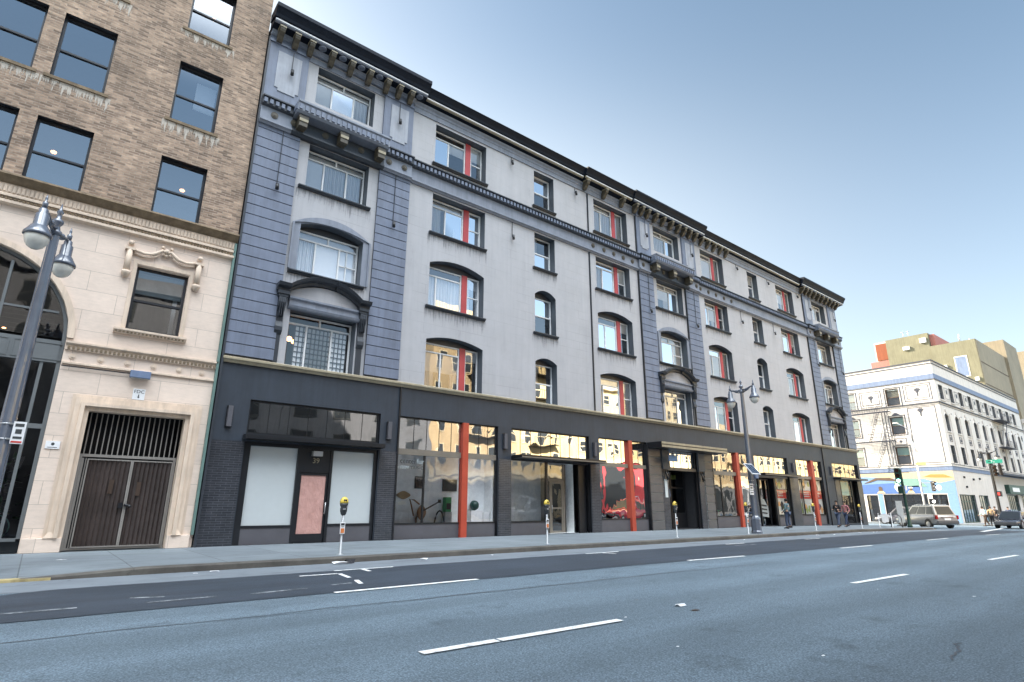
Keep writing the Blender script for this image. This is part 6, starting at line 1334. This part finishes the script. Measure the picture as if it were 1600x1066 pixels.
def person(loc, rz, label, top, legs, hair='c_hair', step=.3, armL=.25, armR=-.25, bend=.15, bag=None, hat=None, lean=0.0, hgt=1.72):
    """local: faces +x, y to the left"""
    o = empty('person', (0,0,0), label, 'person'); S = hgt/1.72
    hip, knee, ankle = .90, .49, .085
    def leg(s, fwd):
        kx = fwd*.5+.05; return [(0.0,s*.09,hip),(kx,s*.09,knee+.01),(fwd,s*.09,ankle+(.05 if fwd < 0 else 0)),(fwd+.16,s*.10,.04)]
    def arm(s, sw):
        sh = (lean*.45,s*.19,1.40); el = (sh[0]+sw*.28-.03,s*.24,1.12); ha = (el[0]+.10+max(0,sw)*.25+bend*.3,s*.23,.89+bend*.6); return [sh, el, ha]
    V, E, Rr = [], [], []
    def chain(pts, rad, start=None):
        prev = start
        for p, r in zip(pts, rad):
            V.append(p); Rr.append(r); i = len(V)-1
            if prev is not None: E.append((prev, i))
            prev = i
        return prev
    def torso(): return chain([(0,0,.93),(lean*.2,0,1.10),(lean*.4,0,1.30),(lean*.5,0,1.41)], [(.14,.105),(.135,.10),(.155,.11),(.10,.08)])
    chest = torso(); neck = chain([(lean*.5+.005,0,1.47),(lean*.55+.01,0,1.53)], [.055,.055], chest); head = chain([(lean*.6+.02,0,1.60),(lean*.6+.02,0,1.70)], [(.075,.09),(.06,.072)], neck); nose = chain([(lean*.6+.105,0,1.605)], [.014], head-1)
    for s, sw in ((1,armL),(-1,armR)):
        a = arm(s, sw); e = chain([a[0],a[1],a[2]], [.055,.042,.028], chest)
        d = (Vector(a[2])-Vector(a[1])).normalized(); w = Vector(a[2]); y = Vector((0,1,0)); x = d.cross(y).normalized()
        pm = chain([tuple(w+d*.05)], [(.034,.018)], e)
        for k, ln in enumerate((.075,.085,.08,.065)): b = w+d*.085+x*(.03-.02*k); chain([tuple(b), tuple(b+d*ln*.55+y*-s*.006), tuple(b+d*ln*.95+y*-s*.02)], [.0095,.009,.008], pm)
        tb = w+d*.03+x*.035; chain([tuple(tb), tuple(tb+d*.04+x*.015)], [.011,.009], pm)
    for s, f in ((1,step),(-1,-step)): l = leg(s, f); chain(l, [.085,.058,.042,.035], 0)
    body = skin_obj('body', V, E, Rr, 'skin', o)
    # clothes
    V, E, Rr = [], [], []; c2 = torso(); Rr[:] = [(a+.022, b+.022) for a, b in Rr]
    for s, sw in ((1,armL),(-1,armR)): a = arm(s, sw); chain(a, [.078,.060,.046], c2)
    skin_obj('jacket', V, E, Rr, top, o)
    V, E, Rr = [(0,0,.95)], [], [(.155,.12)]
    for s, f in ((1,step),(-1,-step)): l = leg(s, f); chain([l[0],l[1],(l[2][0],l[2][1],l[2][2]+.02)], [.11,.080,.062], 0)
    skin_obj('trousers', V, E, Rr, legs, o)
    for s, f in ((1,step),(-1,-step)):
        l = leg(s, f); z = .05 if f < 0 else 0; m = MB(); m.loft([[(f-.09,s*.1-.045,z),(f-.09,s*.1+.045,z),(f-.085,s*.1+.04,z+.10),(f-.085,s*.1-.04,z+.10)],[(f+.06,s*.1-.05,z),(f+.06,s*.1+.05,z),(f+.04,s*.1+.042,z+.11),(f+.04,s*.1-.042,z+.11)],[(f+.21,s*.1-.035,z),(f+.21,s*.1+.035,z),(f+.20,s*.1+.03,z+.05),(f+.20,s*.1-.03,z+.05)]], True, True, True); m.build('shoe', 'c_black', o)
    hx = lean*.6+.02; m = MB(); m.ball((hx-.018,0,1.665), .098, sx=1.0, sy=.88, sz=1.0); m.build('hair', hair if not hat else hat, o)
    m = MB()
    for s in (-1,1): m.ball((hx+.078,s*.032,1.63), .012, 6)
    m.build('eyes', 'ink', o)
    if bag: m = MB(); m.box(-.30,-.13,-.15,.15,1.02,1.42); m.build('backpack', bag, o, bevel=.05)
    o.scale = (S,S,S); o.location = loc; o.rotation_euler = (0,0,rz); return o
g = lambda x: gz(x)
person((42.6,-2.95,g(42.6)), PI, 'person in a black jacket and dark jeans striding left past the corner shop', 'c_black', 'c_jean', step=.36, bag='c_brown', armL=.3, armR=-.1, bend=.4)
person((45.0,-2.5,g(45)), PI*.95, 'person in a red plaid shirt walking behind the dark jacketed walker', 'c_plaid', 'c_navy', step=.30, armL=-.2, armR=.3)
person((35.7,-2.9,g(35.7)), PI*.5, 'person in teal top and jeans standing by the shop doorway right of the lamp', 'c_teal', 'c_jean', step=.05, armL=.05, armR=.05)
person((68.0,-5.3,-.37), 2.2, 'stooped person in a mint green top at the crossing behind the minivan', 'c_mint', 'c_brown', step=.2, lean=.25, armL=.2, armR=.3)
person((68.4,-5.65,-.37), .3, 'person in a tan coat and cap in the middle of the crossing group', 'c_tan', 'c_black', step=.2, hat='c_brown')
person((70.5,-5.55,-.37), 2.8, 'person in dark clothes at the right of the crossing group', 'c_black', 'c_black', step=.28)
person((73.6,-5.9,-.40), 3.0, 'person in a navy jacket and jeans by the distant lamp post', 'c_navy', 'c_jean', step=.25)
# ------------------------------------------------------------------ in the gallery window
def single(name, mb, mat, loc, label, cat, group=None): return tag(mb.build(name, mat, None, loc), label, cat, group)
for x0, x1, y, z, l in ((10.95,11.72,.55,1.05,'white plinth at the left end of the gallery window'),(14.75,15.35,.57,1.05,'grey-white plinth under the green sphere right of the red post'),(15.36,15.66,.5,.98,'narrow bright white plinth at the right end of the gallery window')):
    m = MB(); m.box(x0,x1,y,y+.36,.03,z); single('plinth', m, 'white', ((x0+x1)/2,y+.2,.03), l, 'plinth', 'gallery plinths')
def pic(x0, x1, z0, z1, mat, label):
    o = empty('picture', ((x0+x1)/2,1.48,z0), label, 'picture'); m = MB(); frame_rect(m, x0, x1, z0, z1, .03, 0.92, 0.97); m.build('frame', 'black', o); m = MB(); m.box(x0+.03,x1-.03,0.935,0.965,z0+.03,z1-.03); m.build('canvas', mat, o)
pic(12.13,12.58,1.93,2.42,'darkwood','small dark brown picture on the gallery wall below the lettering'); pic(13.48,14.2,1.85,2.34,'inkgrey','wide grey framed canvas on the gallery wall left of the red post')
def instrument():
    o = empty('harp_guitar', (12.1,.7,.05), 'wooden harp guitar standing in the gallery window with a curved upper arm', 'guitar'); m = MB(); m.loft([[(12.36+.16*math.cos(t)*(1+.25*math.cos(2*t)), y, .98+.30*math.sin(t)) for t in [2*PI*k/20 for k in range(20)]] for y in (.66,.74)]); m.build('guitar_body', 'wood', o, bevel=.01)
    m = MB(); m.tube([(12.12,.7,.05),(12.12,.7,.75),(12.25,.7,1.0)], .045, 8); m.tube([(12.0,.7,.85),(11.9,.7,1.2),(11.8,.7,1.5),(12.0,.7,1.47),(12.25,.7,1.3)], .03, 8); m.build('arm', 'wood', o); m = MB(); m.tube([(12.4,.66,1.05),(12.9,.6,1.3),(13.1,.6,1.4)], .028, 8); m.box(13.08,13.2,.57,.63,1.36,1.5); m.build('neck', 'darkwood', o)
    o = empty('violin', (11.5,1.45,1.5), 'small brown violin hanging on the gallery wall at the left', 'violin'); m = MB(); m.loft([[(11.62+.26*math.cos(t)*(1+.22*math.cos(2*t)), y, 1.66+.14*math.sin(t)*(1-.15*math.cos(2*t))) for t in [2*PI*k/20 for k in range(20)]] for y in (0.90,0.95)]); m.build('violin_body', 'c_tan', o); m = MB(); m.box(11.15,11.4,0.90,0.93,1.64,1.68); m.build('neck', 'darkwood', o)
    m = MB(); m.tube([(12.9+.28*(1-math.cos(t)), .62, .05+1.0*math.sin(t)) for t in [PI*k/12 for k in range(13)]], .035, 8); single('arched_horn', m, 'c_black', (13.18,.62,.05), 'black tube bent into a tall arch on the gallery floor', 'sculpture')
    o = empty('music_box', (14.45,1.1,1.03), 'green cabinet instrument beside the red post inside the gallery', 'instrument'); m = MB(); m.box(13.5,13.78,.66,.92,1.0,1.6); m.build('cabinet', 'green', o, bevel=.02); m = MB(); m.box(13.53,13.75,.65,.659,1.1,1.35); m.build('grille', 'ink', o); m = MB(); m.box(13.48,13.8,.64,.94,.04,1.0); m.build('stand', 'inklight', o)
    m = MB(); m.ball((15.02,.74,1.27), .21); single('glass_sphere', m, 'dgreen', (15.02,.74,1.05), 'dark green sphere standing on the grey-white plinth', 'sphere')
    m = MB(); m.lathe([(.10,1.05),(.14,1.12),(.12,1.25),(.05,1.35),(.04,1.45),(.07,1.5)], (11.05,.75,0), 12); single('gourd', m, 'postery', (11.05,.75,1.05), 'olive gourd-shaped vessel on the left plinth', 'vessel')
instrument()
# posters and goods behind the right-hand shop windows
def poster(x0, x1, cols, label, z0=.75, z1=3.2, band=(1.85,2.45), seed=1):
    o = empty('window_poster', ((x0+x1)/2,.26,z0), label, 'poster', 'red-banded window posters'); random.seed(seed); m = MB(); m.box(x0,x1,.26,.27,z0,z1); m.build('poster_sheet', 'posterp', o); m = MB(); m.box(x0+.001,x1-.001,.25,.259,*band); b = m.build('red_band', 'redband', o)
    m = MB()
    for k in range(3): w = (x1-x0)*random.uniform(.2,.4); m.box((x0+x1)/2-w, (x0+x1)/2+w*.8, .244, .249, band[0]+.15+.13*k, band[0]+.20+.13*k)
    m.build('band_print', 'posterp', b)
    for c in cols:
        m = MB()
        for k in range(3):
            cx = random.uniform(x0+.2, x1-.2); cz = random.choice([random.uniform(z0+.25,band[0]-.35), random.uniform(band[1]+.2,z1-.2)]); n = 9; r = random.uniform(.12,.28); d = random.uniform(.250,.258)
            m.extr([(max(x0+.01,min(x1-.01,cx+r*random.uniform(.5,1.2)*math.cos(2*PI*i/n))), cz+1.2*r*random.uniform(.6,1.2)*math.sin(2*PI*i/n)) for i in range(n)], d, .2595)
        m.build('printed_figure', c, o)
poster(40.65,42.25,['ink','postery','posteryy'],'red-banded poster in the window right of the shop doorway',seed=4); poster(43.87,44.55,['postery','ink'],'narrow red-banded poster behind the brick pier edge',seed=5); poster(44.66,46.18,['posteryy','ink','postery'],'red-banded poster with figures left of the last red post',seed=6); poster(46.62,47.93,['posterb','posteryy','ink'],'red-banded poster with violet figures right of the last red post',seed=7); poster(50.99,51.6,['posteryy','ink'],'red-banded poster at the left of the corner shop window',.3,seed=8)
m = MB(); m.box(51.75,53.25,.26,.28,2.2,3.3); single('window_poster', m, 'posterc', (52.5,.27,2.2), 'plain cyan poster high in the corner shop window', 'poster')
def mannequin(x, y, z, mat, label):
    o = empty('mannequin', (x,y,z), label, 'mannequin'); m = MB(); m.lathe([(.02,.75),(.10,.78),(.15,.95),(.12,1.1),(.17,1.3),(.15,1.42),(.06,1.48),(.05,1.52),(.08,1.6),(.075,1.72),(.02,1.78)], (x,y,z), 12); m.build('torso', 'white', o); m = MB(); m.lathe([(.18,.55),(.16,.8),(.17,.95),(.14,1.1),(.185,1.3),(.16,1.43)], (x,y,z), 12); m.build('garment', mat, o); m = MB(); m.lathe([(.18,0),(.18,.03),(.02,.05),(.02,.76)], (x,y,z), 10); m.build('stand', 'steel', o)
mannequin(52.0,.9,-.15,'white','mannequin in white behind the walkers in the corner shop window'); mannequin(52.8,.8,-.15,'c_black','mannequin in black and white at the right of the corner shop window')
m = MB(); m.box(22.6,23.5,.35,.8,.6,1.0); single('display_box', m, 'tan', (23.0,.5,.6), 'low beige display box at the bottom of the red-mirrored shop window', 'box')
o = empty('table', (33.6,1.2,0), 'green table with chairs shape inside the shop left of the lamp', 'table'); m = MB(); m.box(33,34.6,.9,1.7,1.0,1.06); m.build('table_top', 'green', o)
for x in (33.1,34.5):
    for y in (1.0,1.6): m = MB(); m.box(x-.03,x+.03,y-.03,y+.03,0.02,1.0); m.build('leg', 'green', o)
# plant in the arched window
def plant():
    o = empty('potted_plant', (-.95,.9,.3), 'bushy potted houseplant behind the arched window glass', 'plant'); m = MB(); m.lathe([(.16,.30),(.22,.34),(.26,.72),(.24,.72),(.22,.66)], (-.95,.9,0), 14); m.build('pot', 'white', o); random.seed(14)
    m = MB(); m.tube([(-.95,.9,.66),(-.95,.9,1.3),(-.85,.85,2.0)], .03, 6); m.tube([(-.95,.9,.8),(-1.2,.8,1.6)], .025, 6); m.build('stem', 'darkwood', o)
    for mat, n in (('leaf',110),('leaf2',40)):
        m = MB()
        for _ in range(n):
            c = Vector((random.gauss(-.95,.33), random.gauss(.85,.22), random.uniform(.8,2.45))); d = Vector((random.uniform(-1,1),random.uniform(-1,.3),random.uniform(-.6,.8))).normalized(); s = d.cross(Vector((0,0,1))).normalized(); l = random.uniform(.14,.3); w = l*.32
            m.face([tuple(c), tuple(c+d*l*.4+s*w), tuple(c+d*l), tuple(c+d*l*.4-s*w)])
        m.build('leaves', mat, o)
plant()
o = empty('bicycle', (-1.3,.55,.3), 'teal bicycle frame leaning low behind the arched window glass', 'bicycle')
for cx in (-1.75,-.75): m = MB(); m.tube([(cx+.33*math.cos(t), .6, .64+.33*math.sin(t)-.3*0) for t in [2*PI*k/20 for k in range(21)]], .018, 6); m.build('wheel', 'mgreen', o)
m = MB(); m.tube([(-1.75,.6,.64),(-1.4,.6,1.05),(-.85,.6,1.05),(-1.25,.6,.62),(-1.4,.6,1.05)], .02, 6); m.tube([(-.75,.6,.64),(-.85,.6,1.15)], .02, 6); m.build('frame', 'mgreen', o)
# ------------------------------------------------------------------ litter
def scrap(x, y, z, s, mat, label, seed, flat=.25):
    random.seed(seed); m = MB(); n = 9; ring = []
    pts = [(s*random.uniform(.5,1)*math.cos(2*PI*k/n), s*.6*random.uniform(.5,1)*math.sin(2*PI*k/n), random.uniform(.004,s*flat)) for k in range(n)]
    c = (0,0,s*flat*.9)
    for k in range(n): a, b = pts[k], pts[(k+1) % n]; m.face([(x+a[0],y+a[1],z+a[2]),(x+b[0],y+b[1],z+b[2]),(x+c[0],y+c[1],z+c[2])])
    single('paper_scrap' if mat != 'darkwood' else 'dead_leaf', m, mat, (x,y,z), label, 'litter', 'litter on the street')
R = -.15
scrap(7.62,-15.0,R,.15,'signw','largest crumpled white paper lying in the middle of the road',1); scrap(7.45,-15.35,R,.10,'darkwood','brown leaf just in front of the crumpled white paper',2,.12); scrap(7.5,-14.28,R,.05,'darkwood','small brown leaf behind the crumpled white paper',3); scrap(8.65,-13.5,R,.05,'darkwood','small dark leaf farther back on the road',4)
scrap(6.27,-15.1,R,.03,'signw','tiny white scrap at the end of the nearest lane dash',5); scrap(12.17,-17.4,R,.05,'signw','small white scrap on the right part of the road',6); scrap(11.85,-16.1,R,.04,'signw','tiny pale scrap left of the right-hand road scrap',7); scrap(5.44,-16.5,R,.035,'signw','tiny white scrap near the dark road stain',8); scrap(6.24,-17.6,R,.04,'signw','small pale scrap close to the bottom of the picture',9)
scrap(6.15,-6.15,R,.24,'signw','torn white paper in the gutter below the first parking meter',10,.3); scrap(6.4,-6.1,R,.22,'c_black','black plastic bag in the gutter beside the torn paper',11,.5); scrap(8.5,-6.2,R,.16,'signw','flat white paper in the gutter right of the papered shop',12); scrap(3.3,-6.15,R,.13,'signw','white wrapper in the gutter before the brick party line',13); scrap(2.9,-6.3,R,.08,'signw','small wrapper left of the white gutter wrapper',14); scrap(.7,-2.9,0,.16,'signw','flat white paper on the sidewalk in front of the gate',15,.08); scrap(10.8,-6.2,R,.07,'signw','small scrap in the gutter before the gallery',16)
for i, (x, y, s) in enumerate(((31.5,-6.4,.16),(33.2,-6.5,.12),(36.5,-6.5,.18),(38.2,-6.6,.14),(39.5,-6.3,.1),(24.6,-6.3,.08))):
    scrap(x, y, gz(x)-.15, s, 'signw', ['white paper in the gutter right of the middle lamp','white paper in the gutter before the red banners','pile of pale paper in the gutter near the corner','pale paper in the gutter below the last meters','small scrap beside the pale paper near the corner','small scrap in the gutter before the main entrance'][i], 30+i)
